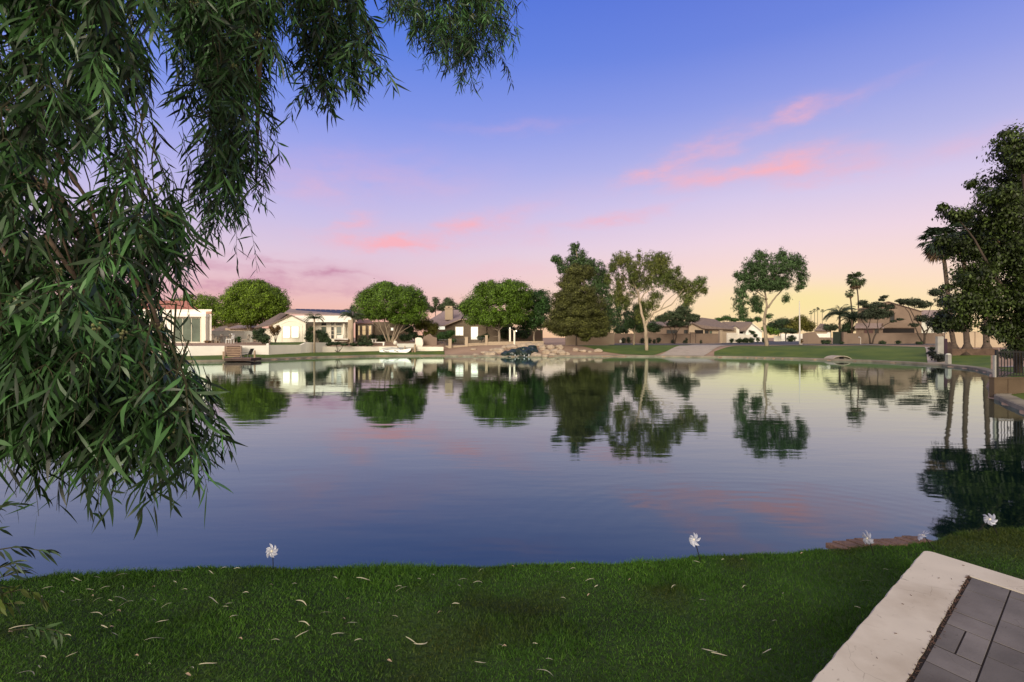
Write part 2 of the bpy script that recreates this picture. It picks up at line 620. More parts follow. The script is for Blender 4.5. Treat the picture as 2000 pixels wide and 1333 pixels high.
def terr_raw(x, y):
    x = np.atleast_1d(np.asarray(x, float))
    y = np.atleast_1d(np.asarray(y, float))
    s = lake_sd(x, y)
    yy = np.maximum(y, 1.0)
    px = 1000 + 1000 * x / yy
    zf = .04 + 1.03 * sm((s + .3) / 13) + .1 * sm((s - 13) / 40)
    wy = wallY(px)
    zb = np.where(px < 597, 1.33, 1.12)
    zl = np.where(y < wy + 1.15, .04 + .41 * sm((s + .3) / 3.4), zb + (1.6 - zb) * sm((y - wy - 1.2) / 5))
    z = np.where((px < 868) & (y > 20), zl, zf)
    # earth bank with the boulders
    bump = np.exp(-((px - 1030) / 110) ** 2) * sm((s - 1.0) / 5) * (1 - sm((s - 9) / 5)) * .35
    z = z + np.where(y > 40, bump, 0)
    # raised terrace of the right-hand neighbour
    nb = (x > 16.9) & (y > 18.75) & (y < 27) & (px > 1930)
    z = np.where(nb, .70, z)
    nf = (x > 11) & (y <= 18.75) & (y > 6)
    z = np.where(nf, .04 + .16 * sm(s / 1.2), z)
    z = np.where((y < 12) & (x < 11), np.minimum(.1 + .3 * sm(s / .5), .38), z)
    z = np.where(s < 0, .10 - .9 * sm(-s / .8), z)
    return z


def axis(lo, hi, step, far_lo, far_hi):
    a = list(np.arange(lo, hi, step))
    s = step
    v = hi
    while v < far_hi:
        a.append(v)
        s *= 1.35
        v += s
    a.append(far_hi)
    s = step
    v = lo
    pre = []
    while True:
        s *= 1.35
        v -= s
        if v <= far_lo:
            break
        pre.append(v)
    pre.append(far_lo)
    return np.array(pre[::-1] + a)


GX = axis(-62, 66, .62, -3200, 3200)
GY = axis(-3, 96, .62, -300, 5000)
gx, gy = np.meshgrid(GX, GY)
gz = terr_raw(gx.ravel(), gy.ravel()).reshape(gx.shape)
gz += np.where(gz > .3, (np.sin(gx * .7 + np.cos(gy * .5)) * .02), 0)


def terr(x, y):
    i = int(np.clip(np.searchsorted(GX, x) - 1, 0, len(GX) - 2))
    j = int(np.clip(np.searchsorted(GY, y) - 1, 0, len(GY) - 2))
    u = (x - GX[i]) / (GX[i + 1] - GX[i])
    v = (y - GY[j]) / (GY[j + 1] - GY[j])
    return float((gz[j, i] * (1 - u) + gz[j, i + 1] * u) * (1 - v) + (gz[j + 1, i] * (1 - u) + gz[j + 1, i + 1] * u) * v)


def B(px, Y, sink=0.03):
    """base point on the terrain"""
    x = HX(px, Y)
    return (x, Y, terr(x, Y) - sink)


nx_, ny_ = len(GX), len(GY)
idx = np.arange(nx_ * ny_).reshape(ny_, nx_)
F = np.stack([idx[:-1, :-1].ravel(), idx[:-1, 1:].ravel(), idx[1:, 1:].ravel(), idx[1:, :-1].ravel()], 1)
tag(link('ground', np.stack([gx.ravel(), gy.ravel(), gz.ravel()], 1), F, DIRT, None, True), kind='structure')

# ---------------------------------------------------------------- water
wm = bpy.data.materials.new('lake_water')
wm.use_nodes = True
t = wm.node_tree
t.nodes.remove(t.nodes['Principled BSDF'])
body = t.nodes.new('ShaderNodeBsdfDiffuse')
body.inputs['Color'].default_value = (.002, .010, .011, 1)
gloss = t.nodes.new('ShaderNodeBsdfGlossy')
gloss.inputs['Color'].default_value = (.76, .91, .90, 1)
gloss.inputs['Roughness'].default_value = .035
fres = t.nodes.new('ShaderNodeFresnel')
fres.inputs['IOR'].default_value = 1.75
wmix = t.nodes.new('ShaderNodeMixShader')
fm_ = t.nodes.new('ShaderNodeMath')
fm_.operation = 'MULTIPLY_ADD'
fm_.use_clamp = True
fm_.inputs[1].default_value = 1.30
fm_.inputs[2].default_value = .0
t.links.new(fres.outputs[0], fm_.inputs[0])
t.links.new(fm_.outputs[0], wmix.inputs[0])
t.links.new(body.outputs[0], wmix.inputs[1])
t.links.new(gloss.outputs[0], wmix.inputs[2])
t.links.new(wmix.outputs[0], t.nodes['Material Output'].inputs[0])
tcw = t.nodes.new('ShaderNodeTexCoord')


def wnoise(sc, st, det):
    mp = t.nodes.new('ShaderNodeMapping')
    mp.inputs['Scale'].default_value = st
    t.links.new(tcw.outputs['Object'], mp.inputs[0])
    n = t.nodes.new('ShaderNodeTexNoise')
    n.inputs['Scale'].default_value = sc
    n.inputs['Detail'].default_value = det
    t.links.new(mp.outputs[0], n.inputs['Vector'])
    return n.outputs[0]


def wmath(op, a, b_=None, c=None, clamp=False):
    n = t.nodes.new('ShaderNodeMath')
    n.operation = op
    n.use_clamp = clamp
    for i, v in enumerate((a, b_, c)):
        if v is None:
            continue
        if isinstance(v, (int, float)):
            n.inputs[i].default_value = v
        else:
            t.links.new(v, n.inputs[i])
    return n.outputs[0]


n1 = wnoise(1.1, (.35, 1.0, 1), 3)
n2 = wnoise(6.0, (.4, 1.0, 1), 2)
patch = wnoise(.09, (1, 1, 1), 2)
pm = wmath('MULTIPLY', wmath('SUBTRACT', patch, .38), 3.2, clamp=True)
# faint rings where something touched the surface
sepw = t.nodes.new('ShaderNodeSeparateXYZ')
t.links.new(tcw.outputs['Object'], sepw.inputs[0])
rx = wmath('SUBTRACT', sepw.outputs[0], 3.1)
ry = wmath('MULTIPLY', wmath('SUBTRACT', sepw.outputs[1], 4.9), 1.0)
rr = wmath('SQRT', wmath('ADD', wmath('MULTIPLY', rx, rx), wmath('MULTIPLY', ry, ry)))
ring = wmath('MULTIPLY', wmath('SINE', wmath('MULTIPLY', rr, 26.0)),
             wmath('EXPONENT', wmath('MULTIPLY', wmath('POWER', wmath('DIVIDE', wmath('SUBTRACT', rr, 2.6), 1.1), 2.0), -1.0)))
hgt = wmath('ADD', wmath('MULTIPLY', n1, .018), wmath('MULTIPLY', wmath('MULTIPLY', n2, pm), .0045))
hgt = wmath('ADD', hgt, wmath('MULTIPLY', ring, .0004))
bp = t.nodes.new('ShaderNodeBump')
bp.inputs['Strength'].default_value = 1.0
bp.inputs['Distance'].default_value = .33
t.links.new(hgt, bp.inputs['Height'])
t.links.new(bp.outputs[0], gloss.inputs['Normal'])
t.links.new(bp.outputs[0], fres.inputs['Normal'])
wmesh = MB()
wmesh.add([(-75, 1.5, 0), (45, 1.5, 0), (45, 72, 0), (-75, 72, 0)], [(0, 1, 2, 3)])
wo_ = wmesh.obj('water', wm)
wo_.location = (0, 0, 0)
for vtx in wo_.data.vertices:
    pass
co = np.array([(-75, 1.5, 0), (45, 1.5, 0), (45, 72, 0), (-75, 72, 0)], dtype=np.float32)
wo_.data.vertices.foreach_set('co', co.ravel())
wo_.data.update()
tag(wo_, kind='structure')


# ---------------------------------------------------------------- surface sheets that follow the terrain
def sheet(name, front, back, m, dz=.03, nu=60, nv=14):
    """front/back: lists of (px, Y)"""
    def res(pl, n):
        pl = np.array(pl, float)
        return np.interp(np.linspace(pl[0, 0], pl[-1, 0], n), pl[:, 0], pl[:, 1]), np.linspace(pl[0, 0], pl[-1, 0], n)
    fy, fx = res(front, nu)
    by, bx = res(back, nu)
    V = []
    for j in range(nv):
        tt = j / (nv - 1)
        for i in range(nu):
            px = fx[i] * (1 - tt) + bx[i] * tt
            Y = fy[i] * (1 - tt) + by[i] * tt
            x = HX(px, Y)
            V.append((x, Y, terr(x, Y) + dz))
    ii = np.arange(nu * nv).reshape(nv, nu)
    FF = np.stack([ii[:-1, :-1].ravel(), ii[:-1, 1:].ravel(), ii[1:, 1:].ravel(), ii[1:, :-1].ravel()], 1)
    return tag(link(name, np.array(V), FF, m, None, True), kind='structure')


def shore_line(a, b_, off=.3, n=30):
    return [(p, shoreY(p) + off) for p in np.linspace(a, b_, n)]


sheet('lawn', shore_line(1395, 1935, .25, 60), [(1395, 62), (1440, 68), (1500, 70.5), (1700, 69), (1800, 62), (1836, 55), (1870, 45.5), (1935, 43)], GRASS_FAR, .035, 140, 34)
sheet('lawn', [(1120, 71), (1170, 64.5), (1220, 61.5), (1275, 60.4), (1300, 63.5), (1350, 69), (1390, 76)], [(1120, 72), (1170, 75), (1220, 76.6), (1275, 77), (1300, 77), (1350, 77), (1390, 77)], GRASS_FAR, .03, 80, 26)
sheet('lawn', shore_line(-100, 868, .3, 60), [(p, float(wallY(p)) - .12) for p in np.linspace(-100, 868, 60)], GRASS_FAR, .035, 160, 10)
sheet('lawn', [(528, 54.0), (597, 58.4)], [(528, 65.8), (597, 65.8)], GRASS_FAR, .035, 20, 12)
sheet('path', [(1284, 59.2), (1330, 58.6), (1372, 58.0)], [(1360, 76.8), (1400, 76.8), (1442, 76.8)], CONCRETE, .045, 30, 30)
sheet('path', [(1812, 41.6), (1838, 40.6), (1852, 41.3)], [(1806, 58), (1818, 59), (1832, 60)], CONCRETE, .06, 14, 20)
sheet('pavement', [(1190, 77.2), (1900, 72.5)], [(1190, 78.8), (1900, 74.2)], CONCRETE, .075, 90, 3)
sheet('road', [(1190, 78.8), (1900, 74.2)], [(1190, 90), (1900, 82)], ASPHALT, .05, 90, 8)
sheet('road', [(1405, 88), (1567, 84.2)], [(1482, 150), (1566, 150)], ASPHALT, .055, 20, 20)
sheet('pavement', [(1190, 90), (1404, 88.6), (1440, 95), (1478, 112)], [(1190, 91.6), (1400, 91.0), (1432, 97), (1470, 114)], CONCRETE, .09, 60, 3)
sheet('driveway', [(1951, 25.5), (2300, 25.5)], [(1951, 33), (2300, 33)], CONCRETE, .06, 20, 10)
sheet('lawn', [(1952, 18.95), (2300, 18.95)], [(1952, 25.4), (2300, 25.4)], GRASS_FAR, .04, 40, 14)


def sheetw(name, front, back, m, dz=.03, nu=60, nv=14):
    def res(pl, n):
        pl = np.array(pl, float)
        d = np.concatenate([[0], np.cumsum(np.hypot(*np.diff(pl, axis=0).T))])
        q = np.linspace(0, d[-1], n)
        return np.stack([np.interp(q, d, pl[:, 0]), np.interp(q, d, pl[:, 1])], 1)
    f, k = res(front, nu), res(back, nu)
    V = []
    for j in range(nv):
        for i in range(nu):
            p = f[i] * (1 - j / (nv - 1)) + k[i] * j / (nv - 1)
            V.append((p[0], p[1], terr(p[0], p[1]) + dz))
    ii = np.arange(nu * nv).reshape(nv, nu)
    FF = np.stack([ii[:-1, :-1].ravel(), ii[:-1, 1:].ravel(), ii[1:, 1:].ravel(), ii[1:, :-1].ravel()], 1)
    return tag(link(name, np.array(V), FF, m, None, True), kind='structure')


sheetw('lawn', [(17.62, 18.4), (17.35, 17.8), (16.75, 16.8), (15.65, 15.1), (14.55, 13.7), (13.5, 12.6), (12.9, 11.2)], [(17.7, 18.58), (18.6, 18.58), (20, 18.58), (22, 18.58), (24, 18.0), (26, 16), (27, 13)], GRASS_FAR, .05, 50, 24)


def strip(name, pts, m, w=.32, top=.16, bot=-.4):
    pts = np.array(pts)
    V = []
    n = len(pts)
    for i in range(n):
        d = pts[min(i + 1, n - 1)] - pts[max(i - 1, 0)]
        d /= np.hypot(*d) + 1e-9
        nrm = np.array([-d[1], d[0]])
        for o, z in ((-.02, bot), (-.02, top - .03), (.03, top), (w, top + .01), (w, top - .3)):
            q = pts[i] + nrm * o
            V.append((q[0], q[1], z))
    Fs = []
    for i in range(n - 1):
        for k in range(4):
            a_ = i * 5 + k
            Fs.append((a_, a_ + 5, a_ + 6, a_ + 1))
    return tag(link(name, V, Fs, m), kind='structure')


def dens(pts, step):
    out = []
    for i in range(len(pts) - 1):
        a_, b_ = np.array(pts[i]), np.array(pts[i + 1])
        k = max(1, int(np.hypot(*(b_ - a_)) / step))
        for j in range(k):
            q = a_ + (b_ - a_) * j / k
            out.append(q + np.array([0, .06 * math.sin(q[0] * 1.7)]))
    out.append(np.array(pts[-1]))
    return out


strip('kerb', dens(FAR, .8), CONCRETE_DK, .50, .17)
# right-hand kerb, thicker, with the water on its left
strip('kerb', dens([(p[0], p[1]) for p in RIGHT[1:13]], .35), CONCRETE_DK, .42, .17)

# near lawn (bank in front of the camera) --------------------------------------------------
bank = np.array([(8.2, 6.8), (6.2, 5.5)] + NEAR)
ts = np.concatenate([[0], np.cumsum(np.hypot(*np.diff(bank, axis=0).T))])
tt_ = np.arange(0, ts[-1], .07)
bx_ = np.interp(tt_, ts, bank[:, 0])
by_ = np.interp(tt_, ts, bank[:, 1])
ker = np.ones(9) / 9
bx_ = np.convolve(np.pad(bx_, 4, 'edge'), ker, 'valid')
by_ = np.convolve(np.pad(by_, 4, 'edge'), ker, 'valid')
by_ += .02 * np.sin(bx_ * 5.1) + .012 * np.sin(bx_ * 13.3 + 1)


def bankY(x):
    return np.interp(x, bx_[::-1], by_[::-1])


def lawn_z(x, y):
    v = bankY(x) - y            # distance back from the water's edge
    z = .08 + .42 * sm((v + .12) / .14)
    und = .018 * np.sin(x * 2.1 + .5) * np.cos(y * 2.7) + .012 * np.sin(x * 5.3 + y * 3.1) + .008 * np.sin(y * 9 + x * 2)
    return z + und * sm(v / .3)


vs_ = np.concatenate([np.linspace(-.17, .3, 16), np.linspace(.36, 9.5, 150)])
lx = np.linspace(-7, 8, 260)
LX, LV = np.meshgrid(lx, vs_)
LY = bankY(LX) - LV
LZ = lawn_z(LX, LY)
LZ = np.where(LV < -.13, -.3, LZ)
n0, n1_ = LX.shape
ii = np.arange(n0 * n1_).reshape(n0, n1_)
FF = np.stack([ii[:-1, :-1].ravel(), ii[1:, :-1].ravel(), ii[1:, 1:].ravel(), ii[:-1, 1:].ravel()], 1)
tag(link('lawn', np.stack([LX.ravel(), LY.ravel(), LZ.ravel()], 1), FF, GRASS_BASE, None, True), kind='structure')

# grass blades
gm = bpy.data.materials.new('grass_blades')
gm.use_nodes = True
t = gm.node_tree
b = t.nodes['Principled BSDF']
b.inputs['Roughness'].default_value = .55
b.inputs['Specular IOR Level'].default_value = .25
gi = t.nodes.new('ShaderNodeNewGeometry')
tcg = t.nodes.new('ShaderNodeTexCoord')
n_a = t.nodes.new('ShaderNodeTexNoise')
n_a.inputs['Scale'].default_value = 1.3
n_a.inputs['Detail'].default_value = 6
t.links.new(tcg.outputs['Object'], n_a.inputs['Vector'])
rp = t.nodes.new('ShaderNodeValToRGB')
e = rp.color_ramp.elements
e[0].position, e[0].color = .36, (.052, .078, .014, 1)
e[1].position, e[1].color = .64, (.075, .185, .020, 1)
q = e.new(.48)
q.color = (.055, .140, .016, 1)
t.links.new(n_a.outputs[0], rp.inputs[0])
rr2 = t.nodes.new('ShaderNodeValToRGB')
e = rr2.color_ramp.elements
e[0].position, e[0].color = 0, (.55, .6, .6, 1)
e[1].position, e[1].color = 1, (2.3, 1.7, 1.9, 1)
q = e.new(.9)
q.color = (1.15, 1.15, 1.0, 1)
t.links.new(gi.outputs['Random Per Island'], rr2.inputs[0])
mm = t.nodes.new('ShaderNodeMix')
mm.data_type = 'RGBA'
mm.blend_type = 'MULTIPLY'
mm.inputs[0].default_value = 1
t.links.new(rp.outputs[0], mm.inputs[6])
t.links.new(rr2.outputs[0], mm.inputs[7])
t.links.new(mm.outputs[2], b.inputs['Base Color'])
tr = t.nodes.new('ShaderNodeBsdfTranslucent')
t.links.new(mm.outputs[2], tr.inputs[0])
ms = t.nodes.new('ShaderNodeMixShader')
ms.inputs[0].default_value = .3
t.links.new(b.outputs[0], ms.inputs[1])
t.links.new(tr.outputs[0], ms.inputs[2])
t.links.new(ms.outputs[0], t.nodes['Material Output'].inputs[0])

# patio outline first, so that no blade grows through it
PZ = .85
PO = np.array([2.63, 3.25])
DL = np.array([-.757, -.653])
DR = np.array([.47, -.883])
nblade = 430000
gx_ = rng.uniform(-5.2, 6.6, nblade)
gv_ = rng.uniform(0, 1, nblade) ** 1.25 * 3.0 - .07
gy_ = bankY(gx_) - gv_
keep = (gy_ > .9) & (np.abs(gx_) < gy_ * 1.12 + .5)
# inside the patio?
M2 = np.linalg.inv(np.stack([DL, DR], 1))
ab = (np.stack([gx_, gy_], 1) - PO) @ M2.T
keep &= ~((ab[:, 0] > -.01) & (ab[:, 1] > -.01))
keep &= ~((gx_ > 2.5) & (gx_ < 3.58) & (bankY(gx_) - gy_ < .05))
gx_, gy_ = gx_[keep], gy_[keep]
n = len(gx_)
gz_ = lawn_z(gx_, gy_) - .004
hh = rng.uniform(.010, .025, n) * (1 + .5 * (np.sin(gx_ * 3.1 + 1.2) * np.cos(gy_ * 4.3) > .45))
edge = (bankY(gx_) - gy_) < .12
hh = np.where(edge, hh * 1.25, hh)
th = rng.uniform(0, 2 * np.pi, n)
lean = rng.uniform(.2, 1.2, n) * hh
la = rng.uniform(0, 2 * np.pi, n)
wd = rng.uniform(.0012, .0024, n)
bx0 = np.stack([gx_ - np.cos(th) * wd, gy_ - np.sin(th) * wd, gz_], 1)
bx1 = np.stack([gx_ + np.cos(th) * wd, gy_ + np.sin(th) * wd, gz_], 1)
mid = np.stack([gx_ + np.cos(la) * lean * .35, gy_ + np.sin(la) * lean * .35, gz_ + hh * .6], 1)
m0 = mid - np.stack([np.cos(th) * wd * .8, np.sin(th) * wd * .8, 0 * wd], 1)
m1 = mid + np.stack([np.cos(th) * wd * .8, np.sin(th) * wd * .8, 0 * wd], 1)
tip0 = np.stack([gx_ + np.cos(la) * lean - .0003, gy_ + np.sin(la) * lean, gz_ + hh], 1)
tip1 = tip0 + np.array([.0006, 0, 0])
V = np.stack([bx0, bx1, m0, m1, tip0, tip1], 1).reshape(-1, 3)
o_ = np.arange(n)[:, None] * 6
FF = np.concatenate([o_ + np.array([[0, 1, 3, 2]]), o_ + np.array([[2, 3, 5, 4]])], 0)
tag(link('grass', V, FF, gm), label='short green turf covering the bank in the foreground', cat='grass', kind='stuff')


# ---------------------------------------------------------------- foliage generators
def unit(a):
    return a / (np.linalg.norm(a, axis=1, keepdims=True) + 1e-9)


def diamond_leaves(pos, axis_, nrm, ln, wd):
    axis_ = unit(axis_)
    side = unit(np.cross(axis_, nrm))
    ln = ln[:, None]
    wd = wd[:, None]
    v0 = pos - axis_ * ln * .5
    v1 = pos + side * wd * .5
    v2 = pos + axis_ * ln * .5
    v3 = pos - side * wd * .5
    V = np.stack([v0, v1, v2, v3], 1).reshape(-1, 3)
    k = np.arange(len(pos))[:, None] * 4
    return V, k + np.array([[0, 1, 2, 3]])


def crown_mesh(ells, Y, leaf=.22, aspect=.5, clump=.75, dens_=1.0, droop=0.0, depth=1.0, fill=.25, dsp=0.0, hole=0.06, squash=.75, rg=rng, sprayf=.14, grow=1.0):
    """ells: (px,py,rx,ry[,dY]) ellipses at distance Y, made into ellipsoids covered by leaf clumps"""
    s = Y / 1000.0
    PS, AX, NR, LN, WD = [], [], [], [], []
    for q in ells:
        px, py, rx_, rz_ = q[0], q[1], q[2] * grow, q[3] * grow
        dY = q[4] if len(q) > 4 else rg.uniform(-dsp, dsp)
        c = np.array(P(px, py, Y)) + np.array([0, dY, 0])
        a_, b_, h_ = rx_ * s, rx_ * s * depth, rz_ * s
        cr_ = min(clump, max(.16, min(a_, h_) * .55))
        area = 4 * math.pi * (((a_ * b_) ** 1.6 + (a_ * h_) ** 1.6 + (b_ * h_) ** 1.6) / 3) ** (1 / 1.6)
        nc = max(4, int(area / (cr_ * cr_ * 1.7) * dens_))
        d = unit(rg.normal(size=(nc, 3)))
        rad = np.where(rg.random(nc) < fill, rg.uniform(.3, .8, nc), rg.uniform(.82, 1.04, nc))
        sh = np.array([max(a_ - cr_ * .7, a_ * .3), max(b_ - cr_ * .7, b_ * .3), max(h_ - cr_ * .6, h_ * .3)])
        cc = c + d * sh * rad[:, None]
        if hole > 0:
            ok = rg.random(nc) > hole
            cc, d = cc[ok], d[ok]
            nc = len(cc)
        per = max(6, int(4 * math.pi * cr_ * cr_ / (leaf * leaf * aspect) * .42))
        cr_i = cr_ * rg.uniform(.6, 1.25, nc)
        ld = unit(rg.normal(size=(nc * per, 3)))
        lr = rg.uniform(.35, 1.0, nc * per) ** .6
        ci = np.repeat(np.arange(nc), per)
        spray = np.where(rg.random(nc * per) < sprayf, rg.uniform(1.2, 1.9, nc * per), 1.0)
        off = ld * (cr_i[ci] * lr * spray)[:, None] * np.array([1, 1, squash])
        if droop > 0:
            off[:, 2] -= droop * cr_i[ci] * rg.random(nc * per) ** 1.5
        p = cc[ci] + off
        nr = unit(ld * .8 + d[ci] * .55 + rg.normal(size=ld.shape) * .45 + np.array([0, 0, .35]))
        ax = rg.normal(size=ld.shape)
        if droop > 0:
            ax = ax * .5 + np.array([0, 0, -1.0])
        ax = ax - nr * np.sum(ax * nr, 1, keepdims=True)
        PS.append(p)
        AX.append(ax)
        NR.append(nr)
        l_ = leaf * rg.uniform(.6, 1.35, len(p))
        LN.append(l_)
        WD.append(l_ * aspect * rg.uniform(.7, 1.2, len(p)))
    return diamond_leaves(np.concatenate(PS), np.concatenate(AX), np.concatenate(NR), np.concatenate(LN), np.concatenate(WD))


def limb_mb(limbs, Y, base, rscale=1.0, jit=.25):
    """limbs: list of ([(px,py)...], r0_px, r1_px)"""
    mb = MB()
    s = Y / 1000.0
    for pts, r0, r1 in limbs:
        P3 = []
        dy = 0
        n = len(pts)
        # subdivide with a little wobble
        dirn = random.uniform(-1, 1)
        for i, (px, py) in enumerate(pts):
            p = Vector(P(px, py, Y))
            p.y += dirn * jit * i * s * 8
            P3.append(p)
        Q, rads = [], []
        for i in range(n - 1):
            for k in range(3):
                f = k / 3
                p = P3[i].lerp(P3[i + 1], f)
                if i + k > 0:
                    p += Vector((random.uniform(-1, 1), random.uniform(-1, 1), 0)) * s * .5
                Q.append(p)
                g = (i + f) / (n - 1)
                rads.append((r0 + (r1 - r0) * g ** .8) * s * rscale)
        Q.append(P3[-1])
        rads.append(r1 * s * rscale)
        mb.tube(Q, rads, 7)
    return mb


def tree(name, label, bpx, Y, ells, limbs, leafm, barkm, cat='tree', group=None, crown_name='crown', base=None, **kw):
    base = base or B(bpx, Y)
    root = thing(name, label, cat, base, group)
    # continue trunks down to the ground
    zb = base[2]
    pyb = 660 + (CZ - zb) / Y * 1000
    L2 = []
    for pts, r0, r1 in limbs:
        pts = [(px, pyb + .3 if py == 'g' else py) for px, py in pts]
        L2.append((pts, r0, r1))
    if L2:
        limb_mb(L2, Y, base).obj('trunk', barkm, root, True)
    V, Fq = crown_mesh(ells, Y, **kw)
    link(crown_name, V, Fq, leafm, root)
    return root


def shrub(name, label, px, Y, ells, leafm, cat='shrub', group=None, stems=True, **kw):
    kw.setdefault('leaf', .14)
    kw.setdefault('clump', .3)
    kw.setdefault('fill', .4)
    base = B(px, Y)
    gpy = 660 + (CZ - base[2]) / Y * 1000
    e2 = []
    for q in ells:
        if 0 < gpy - (q[1] + q[3]) < 8 and len(ells) < 4:
            top = q[1] - q[3]
            q = (q[0], (top + gpy) / 2, q[2], (gpy - top) / 2)
        e2.append(q)
    ells = e2
    root = thing(name, label, cat, base, group)
    mb = MB()
    s = Y / 1000
    for q in ells:
        c = Vector(P(q[0], q[1], Y))
        mb.tube([base, (Vector(base) + c) / 2 + Vector((.05, 0, 0)), c], [.05, .035, .015], 5)
    if stems:
        mb.obj('stem', BARK_DARK, root)
    V, Fq = crown_mesh(ells, Y, **kw)
    link('foliage', V, Fq, leafm, root)
    return root


# ---------------------------------------------------------------- trees across the lake
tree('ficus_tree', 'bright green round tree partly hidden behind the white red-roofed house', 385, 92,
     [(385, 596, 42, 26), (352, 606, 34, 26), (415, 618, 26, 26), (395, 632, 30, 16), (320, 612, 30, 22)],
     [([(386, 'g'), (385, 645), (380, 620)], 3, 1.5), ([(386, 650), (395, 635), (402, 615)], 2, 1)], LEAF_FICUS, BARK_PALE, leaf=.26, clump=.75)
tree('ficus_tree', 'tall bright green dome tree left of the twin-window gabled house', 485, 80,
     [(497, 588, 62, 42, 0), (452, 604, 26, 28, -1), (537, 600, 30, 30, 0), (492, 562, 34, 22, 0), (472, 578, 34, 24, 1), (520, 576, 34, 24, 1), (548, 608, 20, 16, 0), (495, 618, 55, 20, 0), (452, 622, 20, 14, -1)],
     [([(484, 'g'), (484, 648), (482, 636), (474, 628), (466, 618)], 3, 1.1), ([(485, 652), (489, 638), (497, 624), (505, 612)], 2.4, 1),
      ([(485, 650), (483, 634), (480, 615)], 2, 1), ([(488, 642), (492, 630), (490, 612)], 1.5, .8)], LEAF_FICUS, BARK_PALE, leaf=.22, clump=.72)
tree('ficus_tree', 'wide domed tree on a fan of bare pale stems above the white boat', 763, 70.5,
     [(763, 592, 66, 38, 0), (716, 596, 27, 34, 0), (812, 602, 26, 34, 0), (752, 568, 38, 18, 0), (785, 572, 40, 20, 1), (790, 622, 38, 15, 0), (735, 614, 36, 14, 0), (755, 555, 14, 6, 0)],
     [([(757, 'g'), (752, 658), (745, 642), (738, 618), (728, 606)], 1.6, .6), ([(760, 'g'), (757, 655), (755, 645), (750, 620), (741, 612)], 1.6, .6),
      ([(755, 643), (762, 632), (766, 618)], 1.0, .5), ([(762, 'g'), (760, 655), (761, 640), (767, 622)], 1.2, .5),
      ([(763, 668), (769, 652), (773, 630), (772, 615)], 1.3, .5), ([(765, 'g'), (771, 655), (776, 640), (784, 622)], 1.3, .5),
      ([(766, 'g'), (775, 660), (779, 650), (790, 632), (795, 620)], 1.4, .5), ([(779, 652), (792, 643), (806, 635)], .8, .35),
      ([(744, 650), (737, 640), (728, 632)], .8, .35), ([(752, 630), (750, 615), (750, 600)], 1.0, .5), ([(741, 642), (735, 632), (730, 622)], .7, .35),
      ([(776, 640), (783, 628), (788, 618)], .8, .4)], LEAF_FICUS_MID, BARK_PALE, leaf=.19, clump=.62)
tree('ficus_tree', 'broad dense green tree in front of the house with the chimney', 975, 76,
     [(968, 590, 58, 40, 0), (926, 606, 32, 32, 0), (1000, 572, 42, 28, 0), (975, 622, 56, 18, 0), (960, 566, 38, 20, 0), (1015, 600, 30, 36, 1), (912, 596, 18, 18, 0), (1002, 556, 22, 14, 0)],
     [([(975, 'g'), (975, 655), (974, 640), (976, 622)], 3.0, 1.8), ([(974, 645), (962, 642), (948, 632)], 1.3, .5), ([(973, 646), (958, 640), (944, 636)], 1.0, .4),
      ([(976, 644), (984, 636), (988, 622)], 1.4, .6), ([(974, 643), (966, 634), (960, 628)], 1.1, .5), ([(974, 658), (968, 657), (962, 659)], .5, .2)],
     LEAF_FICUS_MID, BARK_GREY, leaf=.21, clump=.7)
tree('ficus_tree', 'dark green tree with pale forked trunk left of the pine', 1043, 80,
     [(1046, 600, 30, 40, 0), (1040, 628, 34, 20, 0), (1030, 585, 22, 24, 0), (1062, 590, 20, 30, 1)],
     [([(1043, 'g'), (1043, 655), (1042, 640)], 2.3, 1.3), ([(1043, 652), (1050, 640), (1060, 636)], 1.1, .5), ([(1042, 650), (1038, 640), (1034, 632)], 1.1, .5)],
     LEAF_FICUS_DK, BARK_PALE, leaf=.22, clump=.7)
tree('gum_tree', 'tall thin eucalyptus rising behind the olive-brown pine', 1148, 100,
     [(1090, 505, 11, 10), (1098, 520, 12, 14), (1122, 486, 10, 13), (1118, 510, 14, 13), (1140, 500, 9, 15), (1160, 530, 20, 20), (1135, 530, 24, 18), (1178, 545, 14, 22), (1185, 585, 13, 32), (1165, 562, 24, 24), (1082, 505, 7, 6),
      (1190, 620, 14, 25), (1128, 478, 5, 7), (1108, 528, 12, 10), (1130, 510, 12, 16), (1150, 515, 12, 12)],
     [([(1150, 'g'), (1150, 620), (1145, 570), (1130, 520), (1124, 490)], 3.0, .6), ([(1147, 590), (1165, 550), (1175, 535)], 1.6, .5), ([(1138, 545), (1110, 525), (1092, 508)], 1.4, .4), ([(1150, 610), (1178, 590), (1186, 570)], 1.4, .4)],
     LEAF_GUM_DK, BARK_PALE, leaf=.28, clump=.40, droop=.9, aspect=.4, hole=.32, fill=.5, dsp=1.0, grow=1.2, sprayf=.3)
tree('pine_tree', 'olive-brown pine with bushy layered crown standing on bare earth', 1126, 70,
     [(1128, 538, 30, 26, 0), (1112, 556, 24, 26, 0), (1124, 578, 46, 30, 0), (1098, 590, 24, 24, 0), (1128, 610, 56, 26, 0), (1160, 600, 28, 30, 0), (1092, 622, 24, 20, 0),
      (1120, 634, 60, 20, 0), (1175, 630, 20, 22, 0), (1085, 640, 22, 12, 0), (1150, 650, 36, 13, 0), (1178, 648, 16, 12, 0), (1142, 662, 12, 7, 0), (1148, 530, 16, 16, 0), (1100, 650, 22, 9, 0)],
     [([(1126, 'g'), (1126, 640), (1125, 590), (1124, 540)], 1.9, .7), ([(1126, 640), (1150, 632), (1170, 630)], .9, .4), ([(1126, 635), (1100, 632), (1085, 634)], .9, .4)],
     LEAF_PINE, BARK_DARK, leaf=.26, clump=.6, aspect=.30, squash=.55, fill=.35, hole=.05, dens_=1.2, sprayf=.22)
